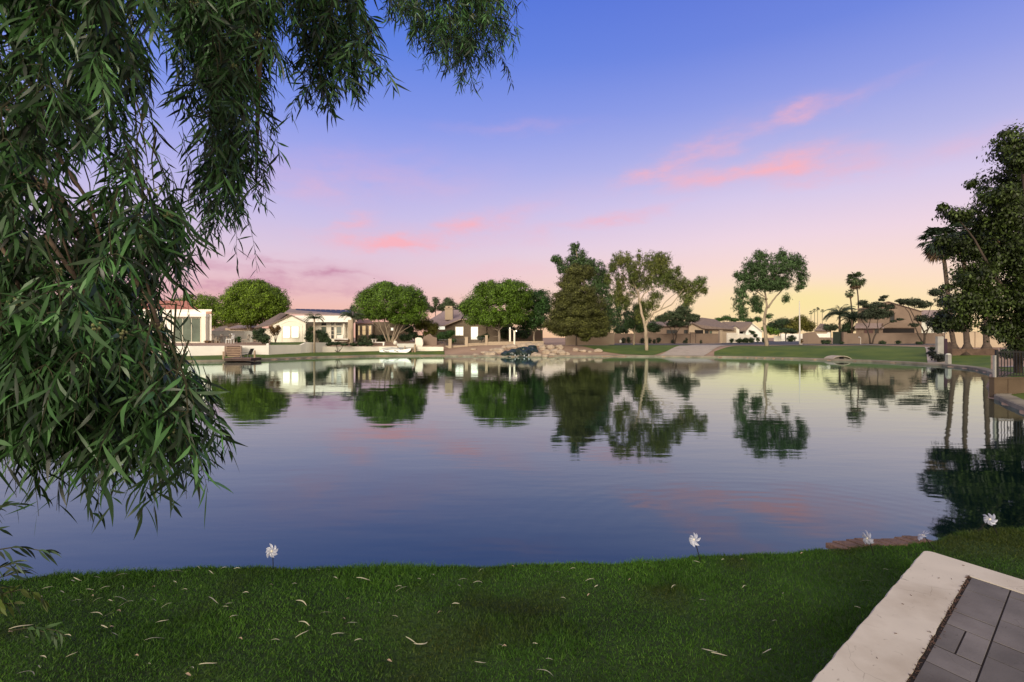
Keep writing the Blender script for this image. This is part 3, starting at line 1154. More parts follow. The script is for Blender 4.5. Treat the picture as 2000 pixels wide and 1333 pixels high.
tree('gum_tree', 'spreading eucalyptus with curving white limbs at the centre of the far lawn', 1262, 65,
     [(1216, 508, 24, 16, 0), (1200, 520, 12, 14, 1), (1232, 530, 16, 20, -1), (1275, 512, 24, 20, 0), (1298, 503, 16, 15, 1), (1292, 528, 26, 18, 0), (1245, 548, 22, 24, 1), (1215, 548, 14, 20, 1), (1272, 545, 20, 18, 0), (1310, 548, 24, 20, 0), (1335, 556, 18, 16, 1),
      (1356, 560, 16, 18, 0), (1368, 548, 12, 10, 0), (1206, 575, 14, 20, 0), (1225, 585, 14, 16, 1), (1342, 580, 16, 14, 0), (1270, 592, 20, 14, 1), (1262, 615, 16, 18, 2), (1285, 575, 14, 10, 1), (1188, 545, 8, 12, 0), (1325, 527, 6, 10, 0), (1375, 566, 8, 8, 0), (1248, 500, 6, 12, 0)],
     [([(1263, 'g'), (1262, 655), (1261, 640), (1258, 628), (1253, 612), (1252, 600), (1249, 588)], 3.7, 1.9), ([(1249, 590), (1246, 574), (1240, 560), (1232, 540), (1222, 520)], 2.0, .6),
      ([(1261, 638), (1266, 625), (1276, 612), (1293, 604), (1310, 596), (1322, 580), (1332, 566)], 2.1, .6), ([(1250, 590), (1258, 574), (1270, 566), (1282, 557), (1294, 545)], 1.6, .5),
      ([(1246, 580), (1232, 573), (1218, 570), (1206, 568)], 1.0, .4), ([(1246, 572), (1252, 562), (1266, 551), (1278, 538), (1284, 520)], 1.2, .4),
      ([(1240, 562), (1226, 552), (1215, 535)], .9, .3), ([(1290, 605), (1300, 590), (1318, 575), (1340, 565), (1360, 556)], 1.0, .3), ([(1258, 650), (1266, 648), (1270, 650)], .7, .3)],
     LEAF_GUM, BARK_PALE, leaf=.19, clump=.27, droop=1.3, aspect=.36, hole=.47, fill=.65, dsp=1.3, grow=1.28, sprayf=.32)
tree('gum_tree', 'small pale-trunked eucalyptus behind the big spreading one', 1238, 77,
     [(1240, 618, 20, 18), (1228, 630, 14, 14), (1252, 635, 14, 16), (1245, 600, 12, 12)],
     [([(1238, 'g'), (1239, 655), (1241, 635), (1240, 615)], 2.0, .8), ([(1239, 652), (1248, 642), (1254, 635)], 1.0, .4), ([(1238, 650), (1234, 640), (1230, 630)], .9, .4)],
     LEAF_GUM_DK, BARK_PALE, leaf=.24, clump=.5, droop=.6, aspect=.4, hole=.15, fill=.4)
for k_, (px, Y, es, lab) in enumerate([
        (1207, 118, [(1207, 600, 11, 26), (1205, 632, 13, 22)], 'slim dark background tree just right of the pine'),
        (1222, 122, [(1224, 610, 9, 20), (1222, 636, 12, 16)], 'second slim dark background tree right of the pine'),
        (1290, 120, [(1288, 630, 15, 17), (1298, 640, 12, 12)], 'low dark background tree left of the dark twin-stemmed tree'),
        (1270, 125, [(1268, 636, 12, 16)], 'low dark background tree behind the spreading eucalyptus'),
        (1190, 128, [(1190, 622, 12, 28)], 'dark background tree half hidden by the pine')]):
    tree('background_tree', lab, px, Y, es, [([(px, 'g'), (px, 640), (px, 620)], 1.5, .6)], LEAF_OLIVE if k_ % 2 else LEAF_GUM_DK, BARK_DARK, group='dark trees in the gap behind the pine',
         leaf=.36, clump=.8, droop=.4, hole=.12)
tree('mesquite_tree', 'dark twin-stemmed tree before the brown-roofed house', 1318, 88,
     [(1318, 618, 26, 14, 0), (1336, 606, 20, 12, 0), (1348, 622, 20, 10, 0), (1296, 622, 15, 9, 0), (1325, 632, 24, 8, 0), (1340, 594, 9, 7, 0), (1360, 618, 12, 6, 1)],
     [([(1317, 'g'), (1315, 655), (1310, 642), (1300, 632), (1292, 627)], 1.2, .4), ([(1318, 'g'), (1321, 652), (1326, 642), (1332, 630)], 1.2, .4), ([(1319, 655), (1318, 640), (1318, 625)], .8, .3)],
     LEAF_FAR, BARK_DARK, leaf=.24, clump=.5, hole=.08, fill=.4)
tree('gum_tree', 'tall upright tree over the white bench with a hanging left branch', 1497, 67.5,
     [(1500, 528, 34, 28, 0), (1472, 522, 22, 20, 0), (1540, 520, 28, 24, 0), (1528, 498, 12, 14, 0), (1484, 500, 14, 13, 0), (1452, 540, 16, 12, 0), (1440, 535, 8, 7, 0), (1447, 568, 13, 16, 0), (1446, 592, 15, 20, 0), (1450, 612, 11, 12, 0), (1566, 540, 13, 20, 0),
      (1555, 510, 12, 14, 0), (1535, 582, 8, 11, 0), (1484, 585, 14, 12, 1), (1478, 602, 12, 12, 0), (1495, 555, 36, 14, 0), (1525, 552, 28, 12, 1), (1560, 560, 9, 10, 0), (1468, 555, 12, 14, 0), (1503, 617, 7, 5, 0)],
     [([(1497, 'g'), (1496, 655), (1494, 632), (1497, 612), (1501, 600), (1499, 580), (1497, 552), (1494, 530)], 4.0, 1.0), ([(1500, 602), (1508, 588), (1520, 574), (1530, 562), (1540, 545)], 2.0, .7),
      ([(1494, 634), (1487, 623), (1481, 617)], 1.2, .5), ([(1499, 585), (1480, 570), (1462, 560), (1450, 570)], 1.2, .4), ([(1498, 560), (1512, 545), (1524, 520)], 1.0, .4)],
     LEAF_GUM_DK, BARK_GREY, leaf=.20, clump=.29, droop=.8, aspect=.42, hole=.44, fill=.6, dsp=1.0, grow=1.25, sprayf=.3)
for k_, (px, Y, es, m_, lab) in enumerate([
        (852, 190, [(828, 590, 9, 15), (832, 600, 10, 12)], LEAF_FAR, 'distant tree peeping over the right edge of the stem-fan tree'),
        (850, 200, [(851, 590, 8, 12), (860, 600, 10, 10), (845, 605, 9, 8)], LEAF_FAR, 'distant tree left of the chimney'),
        (878, 200, [(876, 588, 12, 10), (882, 600, 14, 12), (868, 600, 10, 12)], LEAF_FAR, 'distant tree right behind the chimney'),
        (890, 120, [(897, 606, 12, 14)], LEAF_SHRUB, 'dark treetop between the chimney and the broad green tree'),
        (688, 85, [(690, 606, 9, 12), (700, 620, 10, 10)], LEAF_FAR, 'grey-green treetop left of the stem-fan tree'),
        (1430, 230, [(1402, 625, 9, 5), (1418, 622, 10, 7), (1434, 625, 10, 5), (1450, 623, 8, 6), (1464, 626, 10, 5), (1480, 624, 9, 6), (1392, 629, 8, 4)], LEAF_FICUS_DK, 'far tree clump over the ridge of the brown roofs'),
        (1515, 160, [(1520, 634, 18, 13), (1508, 640, 12, 12), (1535, 632, 16, 15)], LEAF_SHRUB, 'dark far tree directly right of the upright lawn tree'),
        (1560, 150, [(1562, 630, 20, 16), (1552, 640, 20, 12), (1580, 636, 14, 14)], LEAF_YEL, 'yellowish far tree behind the light pole'),
        (1495, 130, [(1497, 644, 14, 9), (1510, 648, 14, 8)], LEAF_FICUS_MID, 'low green tree beside the white gabled house'),
        (1535, 135, [(1535, 646, 18, 6), (1548, 648, 10, 5)], LEAF_SHRUB, 'low dark tree in front of the yellowish far tree'),
        (1625, 120, [(1622, 640, 16, 9)], LEAF_FAR, 'thin grey tree left of the dark feather palm')]):
    tree('far_tree', lab, px, Y, es, [([(es[0][0], 'g'), (es[0][0], 650), (es[0][0], es[0][1])], 1.2, .5)], m_, BARK_DARK, leaf=.0026 * Y, clump=.006 * Y, fill=.3)
tree('mesquite_tree', 'flat-topped dark tree with forked trunk, left one before the two-storey house', 1702, 81,
     [(1706, 612, 24, 15, 0), (1684, 592, 11, 7, 0), (1697, 598, 12, 6, 0), (1727, 580, 8, 5, 0), (1722, 586, 7, 4, 0), (1692, 616, 15, 10, 0), (1725, 612, 20, 12, 0), (1738, 600, 10, 8, 0), (1758, 624, 8, 3, 0), (1745, 628, 6, 3, 0), (1715, 596, 16, 8, 0)],
     [([(1700, 'g'), (1698, 655), (1695, 640), (1688, 628), (1682, 612)], 1.7, .5), ([(1703, 'g'), (1708, 658), (1716, 645), (1730, 635), (1748, 626), (1762, 622)], 1.6, .4),
      ([(1696, 640), (1700, 628), (1706, 612)], 1.0, .4), ([(1716, 645), (1714, 630), (1720, 618), (1728, 585)], .9, .3)],
     LEAF_OLIVE, BARK_DARK, leaf=.22, clump=.45, fill=.4, hole=.06, squash=.6)
tree('mesquite_tree', 'wind-shaped dark tree with several leaning limbs, right one before the two-storey house', 1805, 79,
     [(1778, 590, 22, 9, 0), (1800, 595, 18, 9, 0), (1758, 588, 9, 6, 0), (1832, 572, 16, 10, 0), (1840, 588, 14, 14, 0), (1825, 570, 10, 8, 0), (1800, 622, 14, 9, 0), (1840, 615, 14, 16, 0), (1828, 632, 18, 8, 0), (1785, 635, 10, 5, 0), (1852, 600, 10, 14, 0)],
     [([(1805, 'g'), (1807, 655), (1803, 640), (1790, 622), (1778, 598)], 2.2, .5), ([(1802, 670), (1793, 655), (1783, 635), (1772, 610), (1760, 595)], 1.6, .4),
      ([(1807, 655), (1815, 640), (1826, 622), (1840, 598)], 1.5, .4), ([(1806, 648), (1822, 636), (1842, 628)], 1.2, .3), ([(1812, 642), (1808, 622), (1818, 600), (1830, 580)], 1.0, .3)],
     LEAF_OLIVE, BARK_DARK, leaf=.22, clump=.45, fill=.4, hole=.12, squash=.6)

# right-hand near tree (over the fenced terrace)
tree('ash_tree', 'big dark leafy tree leaning in at the right edge over the black fence', 1985, 21,
     [(1985, 285, 45, 40, 0), (1950, 330, 30, 22, -1), (2050, 340, 75, 70, 1), (1905, 395, 36, 20, -1), (1870, 420, 30, 14, 0), (1842, 405, 16, 10, 0), (1960, 420, 60, 45, 0), (1925, 470, 50, 35, 1), (1990, 500, 75, 60, 0), (1880, 460, 18, 14, 1),
      (1900, 540, 42, 32, 0), (1880, 590, 38, 26, 0), (1940, 590, 60, 45, 0), (2000, 600, 70, 55, -1), (1900, 625, 42, 22, 1), (1960, 640, 45, 22, 0), (2080, 480, 95, 120, 1), (1915, 662, 14, 8, -1), (1948, 672, 20, 12, -1), (1970, 690, 18, 18, -1), (1995, 660, 20, 30, 0),
      (1962, 262, 12, 8, 0), (1900, 358, 14, 10, 0), (1850, 560, 14, 6, 0), (1852, 545, 12, 5, -1)],
     [([(1990, 'g'), (1985, 660), (1990, 600), (2005, 500), (2000, 400), (1990, 320)], 7, 2), ([(1990, 600), (1940, 540), (1900, 470), (1860, 420)], 4, .8), ([(2000, 450), (1960, 400), (1925, 380)], 3, .8),
      ([(1990, 620), (1930, 600), (1890, 590)], 3, .8), ([(1998, 560), (2040, 480), (2060, 400)], 4, 1)],
     LEAF_RIGHT, BARK_DARK, leaf=.135, clump=.32, aspect=.5, fill=.6, hole=.07, dens_=1.05, droop=.3, dsp=.9, grow=1.09, sprayf=.3, base=(20.8, 21, .66))


# ---------------------------------------------------------------- palms
def fan_palm(name, label, pts, Y, cpx, cpy, rpx, r0, r1, leafm, skirt=True, group=None, nf=34, base=None, flare=None):
    base = base or B(pts[0][0], Y)
    s = Y / 1000
    root = thing(name, label, 'palm tree', base, group)
    pyb = 660 + (CZ - base[2]) / Y * 1000 + .3
    pp = [P(px, pyb if py == 'g' else py, Y) for px, py in pts] + [P(cpx, cpy, Y)]
    n = len(pp)
    rads = [(r0 + (r1 - r0) * (i / (n - 1)) ** .6) * s for i in range(n)]
    if flare:
        rads[0] = flare * s
    mb = MB()
    mb.tube(pp, rads, 9)
    mb.obj('trunk', mat('bark_palm', (.085, .062, .048), .9, .35, 2.5, bump=.8, bscale=9, stretch=(1, 1, 2.5)), root, True)
    c = Vector(P(cpx, cpy, Y))
    Rr = rpx * s
    fr_, dead = MB(), MB()
    for i in range(nf):
        dd = skirt and i >= nf * .78
        elv = random.uniform(-75, -50) if dd else math.degrees(math.asin(random.uniform(-.75, .98)))
        aa = random.uniform(0, 2 * math.pi)
        d = Vector((math.cos(aa) * math.cos(R(elv)), math.sin(aa) * math.cos(R(elv)), math.sin(R(elv))))
        side = d.cross(Vector((0, 0, 1)))
        if side.length < .1:
            side = Vector((1, 0, 0))
        side.normalize()
        nrm = side.cross(d)
        mb2 = dead if dd else fr_
        st = c + d * Rr * .5
        mb2.tube([c, c + d * Rr * .25, st], [.03 * Rr, .02 * Rr, .015 * Rr], 4, False)
        nb = 11
        for k in range(nb):
            an = R(-78 + 156 * k / (nb - 1))
            bd = (d * math.cos(an) + side * math.sin(an) + nrm * random.uniform(-.15, .15)).normalized()
            L_ = Rr * random.uniform(.42, .6)
            w = Rr * .055
            sp = (nrm.cross(bd)).normalized() * w
            midp = st + bd * L_ * .55
            end = st + bd * L_ + Vector((0, 0, -L_ * random.uniform(.15, .45)))
            mb2.add([st, midp - sp, end, midp + sp], [(0, 1, 2, 3)])
    fr_.obj('fronds', leafm, root)
    if dead.v:
        dead.obj('dead_fronds', PALM_DEAD, root)
    return root


def feather_palm(name, label, px, Y, top, rpx, leafm, barkm, r=2.0, nf=16, group=None, base=None):
    base = base or B(px, Y)
    s = Y / 1000
    root = thing(name, label, 'palm tree', base, group)
    c = Vector(P(px, top, Y))
    mb = MB()
    mb.tube([base, (Vector(base) + c) / 2, c], [r * 1.1 * s, r * .9 * s, r * .8 * s], 8)
    mb.obj('trunk', barkm, root, True)
    fm_ = MB()
    Rr = rpx * s
    for i in range(nf):
        aa = 2 * math.pi * (i + random.uniform(-.3, .3)) / nf * 1.0
        e0 = R(random.uniform(15, 75))
        h = Vector((math.cos(aa), math.sin(aa), 0))
        p = c.copy()
        d = h * math.cos(e0) + Vector((0, 0, math.sin(e0)))
        pts = [p.copy()]
        for k in range(9):
            p = p + d * Rr * .17
            d = (d + Vector((0, 0, -.24))).normalized()
            pts.append(p.copy())
        fm_.tube(pts, [.02 * Rr * (1 - k / 11) for k in range(10)], 4, False)
        sd = h.cross(Vector((0, 0, 1)))
        for k in range(1, 10):
            for sg in (-1, 1):
                for j in range(2):
                    b0 = pts[k - 1].lerp(pts[k], j * .5 + .25)
                    l_ = Rr * .34 * (1 - abs(k - 4) / 9)
                    e_ = b0 + (sd * sg * .8 + h * .45 + Vector((0, 0, -.55))) * l_
                    w = Vector((0, 0, 1)).cross(sd * sg) * .03 * Rr
                    m_ = b0.lerp(e_, .5)
                    fm_.add([b0, m_ - w, e_, m_ + w], [(0, 1, 2, 3)])
    fm_.obj('fronds', leafm, root)
    return root


feather_palm('feather_palm', 'short slender palm standing before the solar-roofed house', 614, 58.7, 622, 15, LEAF_PALM, BARK_PALE, 2.1, 26)
feather_palm('feather_palm', 'tall shaggy palm beside the porch column', 688, 64.5, 620, 19, LEAF_PALM, BARK_PALE, 2.3, 30)
feather_palm('feather_palm', 'dark feather palm left of the two-storey house', 1640, 100, 614, 22, LEAF_PALM_DK, BARK_BROWN, 2.2, 34)
feather_palm('feather_palm', 'low dark palm tucked against the two-storey house', 1664, 98, 622, 20, LEAF_PALM_DK, BARK_BROWN, 2.0, 34)
fan_palm('fan_palm', 'tallest slim fan palm above the two-storey house roof', [(1677, 'g'), (1677, 610), (1676, 580)], 112, 1672, 546, 19, 1.4, 1.1, LEAF_PALM, nf=64)
fan_palm('fan_palm', 'smaller fan palm just left of the tallest slim one', [(1664, 'g'), (1664, 610), (1662, 590)], 125, 1660, 573, 10, 2.2, .9, LEAF_PALM, nf=34)
for px, py in ((1584, 611), (1591, 607), (1597, 604), (1606, 608)):
    fan_palm('fan_palm', 'tiny distant palm on the skyline right of the light pole', [(px, 'g'), (px, 630)], 290, px, py, 4.5, .45, .4, LEAF_PALM_DK, False, 'far palms on the skyline', nf=16)
fan_palm('fan_palm', 'large fan palm with leaning trunk, leftmost of three at the right edge', [(1866, 'g'), (1863, 672), (1859, 650), (1855, 600), (1850, 560), (1845, 515)], 46, 1836, 470, 40, 5, 3.2, LEAF_PALM_DK, nf=50, flare=12)
fan_palm('fan_palm', 'large fan palm, middle of three at the right edge', [(1890, 'g'), (1889, 672), (1887, 650), (1885, 600), (1884, 540)], 45, 1882, 460, 42, 6.5, 3.4, LEAF_PALM_DK, nf=50, flare=15)
fan_palm('fan_palm', 'large fan palm, rightmost of three, crown lost in the dark tree', [(1928, 'g'), (1927, 672), (1926, 650), (1928, 600), (1930, 540)], 44, 1932, 450, 44, 6.5, 3.4, LEAF_PALM_DK, nf=44, flare=15)



# ---------------------------------------------------------------- walls
def poly_wall(mb, pts, zb, zt, th=.25):
    n = len(pts)
    V = []
    for i in range(n):
        p = np.array(pts[i])
        d = np.array(pts[min(i + 1, n - 1)]) - np.array(pts[max(i - 1, 0)])
        d = d / (np.hypot(*d) + 1e-9)
        nr = np.array([-d[1], d[0]])
        q = p + nr * th
        V += [(p[0], p[1], zb[i]), (p[0], p[1], zt[i]), (q[0], q[1], zt[i]), (q[0], q[1], zb[i])]
    Fs = []
    for i in range(n - 1):
        for k in range(4):
            a_, b_ = i * 4 + k, i * 4 + (k + 1) % 4
            Fs.append((a_, b_, b_ + 4, a_ + 4))
    Fs += [(0, 3, 2, 1), tuple((n - 1) * 4 + k for k in (0, 1, 2, 3))]
    mb.add(V, Fs)
    return mb


def wall(label, pts, m, th=.25, name='garden_wall', cap=None, capm=None, group=None, pillars=(), pm=None, ph=.12):
    """pts: (px, Y, py_top)"""
    xy = [(HX(p, Y), Y) for p, Y, _ in pts]
    zt = [HZ(t_, Y) for p, Y, t_ in pts]
    zb = [min(terr(x, y), terr(x, y + th)) - .35 for x, y in xy]
    root = thing(name, label, 'wall', (xy[0][0], xy[0][1], zb[0] + .35), group)
    mb = MB()
    c = cap or 0
    poly_wall(mb, xy, zb, [z - c for z in zt], th)
    mb.obj('wall_body', m, root)
    if cap:
        mb = MB()
        poly_wall(mb, [(x, y - .04) for x, y in xy], [z - c + .003 for z in zt], zt, th + .08)
        mb.obj('coping', capm or m, root)
    for px, Y, pt, w in pillars:
        mb = MB()
        x = HX(px, Y)
        w_ = w / 1000 * Y / 2
        zt_ = HZ(pt, Y)
        mb.box(x - w_, x + w_, Y - .12, Y + th + .12, terr(x, Y) - .3, zt_ - .06)
        mb.box(x - w_ - .04, x + w_ + .04, Y - .16, Y + th + .16, zt_ - .057, zt_)
        mb.obj('pillar', pm or m, root)
    return root


def wy(px):
    return float(wallY(px))


wall('bright white lakeside wall left of the wooden steps', [(300, 48.2, 676.5), (370, 49, 676.3), (420, wy(420), 676), (438.5, wy(438.5), 676)], WHITE_WALL, .3, 'retaining_wall')
wall('bright white lakeside wall between the wooden steps and the corner', [(469.5, wy(469.5), 675.5), (495, wy(495), 675.4), (520, wy(520), 675.3), (522, wy(522), 671), (525, 53, 671)], WHITE_WALL, .3, 'retaining_wall')
wall('cream lakeside wall with a raised step under the gabled house', [(525.6, 53.1, 674.5), (560, 55.3, 674.2), (588, 57.1, 674), (597, 57.8, 670), (604, 58.3, 669), (640, 61.3, 669.5)], CREAM_WALL, .3, 'retaining_wall')
wall('long low cream lakeside wall behind the boat', [(600, wy(600), 677)] + [(p, wy(p), 677.3) for p in (620, 660, 700, 740, 770, 800)] + [(812, wy(812), 677.5)], CREAM_WALL, .3, 'retaining_wall')
wall('short cream lakeside wall right of the mooring posts', [(813.5, wy(813.5), 677.5), (840, wy(840), 677.8), (866, wy(866), 678)], CREAM_WALL, .3, 'retaining_wall')
wall('plain grey-white wall behind the terrace furniture', [(408, 66, 646.5), (493, 66, 647)], GREY_WALL, .25, cap=.1)
wall('tan pillared garden wall with low railings under the chimney house', [(866, 69, 676), (912, 70, 674.5), (914, 70, 671), (950, 71, 669.3), (952, 71, 668), (1062, 73, 666.5)], BEIGE_WALL, .3, pillars=[(879, 69, 662, 6), (911, 70, 658.5, 6), (950, 71, 655, 5)])
wall('sunlit beige block wall behind the pine trunk', [(1105, 79, 650), (1150, 80, 650), (1200, 81, 650)], BEIGE_WALL, .25)
wall('shaded brown wall under the broad green tree', [(936, 90, 645), (1060, 90, 645)], TAN_SHADED, .25)
wall('long pinkish-tan roadside wall left of the gate pier', [(1198, 93.5, 652), (1350, 93.5, 652.2)], TAN_WALL, .25, cap=.12, pillars=[(1353, 93.3, 649.5, 9)])
wall('pinkish-tan roadside wall right of the gate pier', [(1359, 93.5, 652), (1403, 94, 652)], TAN_WALL, .25, cap=.12)
wall('pale beige stepped wall left of the clipped hedge', [(1404.5, 95, 651), (1419, 95.5, 651)], BEIGE_WALL, .25, pillars=[(1408, 94.8, 645, 6)])
wall('light cream yard wall before the small gable', [(1420, 98, 650.5), (1440, 99, 650.5), (1441, 99, 655), (1468, 100, 654.5)], CREAM_WALL, .25)
wall('white wall across the end of the side road', [(1527, 146, 652.3), (1568, 146, 652.5)], WHITE_WALL, .25, pillars=[(1527, 146, 652, 3)])
wall('short cream wall at the foot of the upright lawn tree', [(1512, 140, 657), (1526, 140, 657)], CREAM_WALL, .25)
wall('tan corner wall beside the light pole', [(1567.5, 84.5, 652), (1578, 84, 650), (1592, 84, 648.5), (1600, 84, 659.5), (1625, 84, 659.7)], TAN_WALL, .25)
wall('white parapet behind the tan corner wall', [(1586, 92, 652.3), (1616, 92, 652), (1618, 92, 649.5), (1622, 92, 649.7)], WHITE_WALL, .25)
wall('long tan roadside wall before the two-storey house', [(1646, 83.5, 651.5), (1757, 83.5, 651.2), (1850, 83.5, 650.5)], TAN_WALL, .25, cap=.12, pillars=[(1650, 83.3, 649, 7)])
wall('pale beige wall behind the three big palms', [(1846, 60, 649.5), (1905, 59, 649), (1995, 58, 648.5)], BEIGE_WALL, .25, pillars=[(1905, 59, 648, 3)])
wall('low dark stone wall along the lawn under the big palms', [(1858, 45.5, 682), (1905, 44.2, 681.5), (1945, 43, 681)], BRICKLOW, .4, 'stone_wall')

# gate panel between walls
gt = thing('utility_gate', 'dark green metal gate between two tan walls', 'gate', B(1635, 84), None)
g_ = MB()
for i in range(9):
    x0 = HX(1627, 84) + i * .185
    g_.box(x0, x0 + .17, 84, 84.05, terr(x0, 84) - .05, HZ(648.5, 84))
g_.obj('gate_panel', mat('gate_green_dark', (.02, .03, .022), .7, .2, 3), gt)
MB().box(HX(1627, 84), HX(1646, 84), 84.052, 84.1, HZ(650, 84), HZ(649, 84)).obj('rail', METAL_BLK, gt)
MB().box(HX(1627, 84), HX(1646, 84), 84.052, 84.1, HZ(667, 84), HZ(666, 84)).obj('rail', METAL_BLK, gt)


# ---------------------------------------------------------------- houses
def house(label, px, Y, name='house'):
    return thing(name, label, 'house', B(px, Y, .1))


def part_box(root, name, m, px0, px1, py0, py1, Y, dep, z0=None):
    mb = MB()
    zb = HZ(py1, Y) if z0 is None else z0
    if dep > 2:
        x0, x1, x2, x3, z1 = HX(px0, Y), HX(px1, Y), HX(px1 - 1, Y + dep), HX(px0 + 1, Y + dep), HZ(py0, Y)
        mb.add([(x0, Y, zb), (x1, Y, zb), (x2, Y + dep, zb), (x3, Y + dep, zb), (x0, Y, z1), (x1, Y, z1), (x2, Y + dep, z1), (x3, Y + dep, z1)],
               [(0, 3, 2, 1), (4, 5, 6, 7), (0, 1, 5, 4), (1, 2, 6, 5), (2, 3, 7, 6), (3, 0, 4, 7)])
    else:
        mb.box(HX(px0, Y), HX(px1, Y), Y, Y + dep, zb, HZ(py0, Y))
    return mb.obj(name, m, root)


def window(root, px0, px1, py0, py1, Y, pane, framem=FASCIA, nx=1, ny=1, fw=.09, name='window', out=.05):
    x0, x1, z0, z1 = HX(px0, Y), HX(px1, Y), HZ(py1, Y), HZ(py0, Y)
    f = MB()
    yf, yb = Y - out, Y - .004
    f.box(x0 - fw, x0, yf, yb, z0 - fw, z1 + fw).box(x1, x1 + fw, yf, yb, z0 - fw, z1 + fw)
    f.box(x0, x1, yf, yb, z1, z1 + fw).box(x0, x1, yf, yb, z0 - fw, z0)
    for i in range(1, nx):
        xm = x0 + (x1 - x0) * i / nx
        f.box(xm - .025, xm + .025, yf + .005, yb, z0, z1)
    for j in range(1, ny):
        zm = z0 + (z1 - z0) * j / ny
        f.box(x0, x1, yf + .01, yb - .002, zm - .025, zm + .025)
    fo = f.obj(name, framem, root)
    p = MB()
    p.box(x0 + .001, x1 - .001, Y - .022, Y - .006, z0 + .001, z1 - .001)
    p.obj('pane', pane, fo)
    return fo


def roof_poly(root, m, polys, th=.14, name='roof'):
    """polys: each a list of (px,py,Y) making one roof slope"""
    mb = MB()
    for poly in polys:
        mb.prism([P(*q) for q in poly], (0, 0, -th))
    return mb.obj(name, m, root)


# 1 white house with red tile roof (left)
h = house('white flat-walled house with red tile roof behind the hanging leaves', 350, 60)
part_box(h, 'wall', WHITE_WALL, 240, 413, 607.5, 673, 60, 9, .9)
part_box(h, 'parapet', WHITE_WALL, 239, 413.7, 604.8, 607.5, 59.9, 9.2)
part_box(h, 'column', CREAM_WALL, 393, 401.5, 619, 672, 59.4, .45, .9)
part_box(h, 'beam', WHITE_WALL, 300, 402, 613.5, 619, 59.35, .6)
part_box(h, 'scupper', mat('scupper_terracotta', (.42, .25, .18), .8, .1, 3), 402, 412.6, 609, 613.5, 59.88, .1)
window(h, 340, 391.5, 622, 668, 60, GLASS_GR, FASCIA, 3, 1)
roof_poly(h, ROOF_RED, [[(240, 605.5, 61), (388, 605.8, 61), (366, 588, 66), (262, 587, 66)], [(388, 605.8, 61), (384, 606, 70), (366, 588, 66)]])
# 2 beige houses behind
h = house('pinkish stepped-gable house glimpsed under the left dome tree', 455, 98)
mb = MB()
mb.prism([P(*q) for q in [(418, 668, 98), (418, 642, 98), (432, 630, 98), (448, 628, 98), (450, 615, 98), (462, 616, 98), (466, 634, 98), (500, 634, 98), (500, 668, 98)]], (-3.2, 6, 0))
mb.obj('wall', BEIGE_WALL, h)
window(h, 443, 451, 622, 630, 98, GLASS_DK)
h = house('low beige house with brown hip roof behind the grey-white wall', 460, 84)
part_box(h, 'wall', BEIGE_WALL, 440, 502, 641, 670, 84, 8, .9)
roof_poly(h, ROOF_BROWN, [[(414, 647, 83.5), (446, 646.5, 83.5), (444, 637, 87), (428, 638.5, 87)]])
roof_poly(h, ROOF_MAUVE, [[(444, 641, 83.4), (512, 640, 83.4), (505, 636, 87), (464, 635.5, 87)]], name='rear_roof')
# 3 gabled cream house
h = house('cream house with a front gable and two lit sash windows', 568, 66)
mb = MB()
mb.prism([P(*q) for q in [(532, 672, 66), (532, 633, 66), (568.5, 617.5, 66), (597, 632, 66), (597, 672, 66)]], (-2.95, 7, 0))
mb.obj('wall', CREAM_WALL, h)
mb = MB()
mb.prism([P(*q) for q in [(529.5, 635.2, 65.8), (568.5, 616.8, 65.8), (599, 632.8, 65.8), (599, 631, 65.8), (568.5, 615, 65.8), (529.5, 633.4, 65.8)]], (0, .18, 0))
mb.obj('fascia', FASCIA, h)
roof_poly(h, ROOF_BROWN, [[(529, 633.3, 65.7), (568.5, 614.8, 65.7), (566, 616.5, 74), (528, 633, 74)], [(568.5, 614.8, 65.7), (599.4, 630.8, 65.7), (596, 631.5, 74), (566, 616.5, 74)]], .1)
mb = MB()
for px0, px1 in ((546, 551), (588, 591)):
    mb.box(HX(px0, 66), HX(px1, 66), 65.94, 65.997, .95, HZ(636, 66))
arc = []
for i in range(13):
    u = i / 12
    arc.append((548.5 + 41 * u, 634 - 7 * math.sin(math.pi * u)))
for i in range(12):
    q0, q1 = arc[i], arc[i + 1]
    mb.prism([P(q0[0], q0[1] + .6, 65.95), P(q1[0], q1[1] + .6, 65.95), P(q1[0], q1[1] - .6, 65.95), P(q0[0], q0[1] - .6, 65.95)], (0, .047, 0))
mb.obj('trim', CREAM_WALL, h)
window(h, 553, 566, 638.5, 659.5, 66, LIT_WHITE, FASCIA, 1, 2)
window(h, 570, 583, 638.5, 659.5, 66, LIT_WHITE, FASCIA, 1, 2)
roof_poly(h, ROOF_BROWN, [[(496, 640, 67), (531, 634, 67), (560, 614, 75), (548, 611.5, 75)], [(560, 611.5, 76), (548, 611.5, 76), (496, 640, 67), (500, 641, 76)]], name='side_roof')
part_box(h, 'side_wall', CREAM_WALL, 500, 531.8, 641.5, 672, 68, 6, .9)
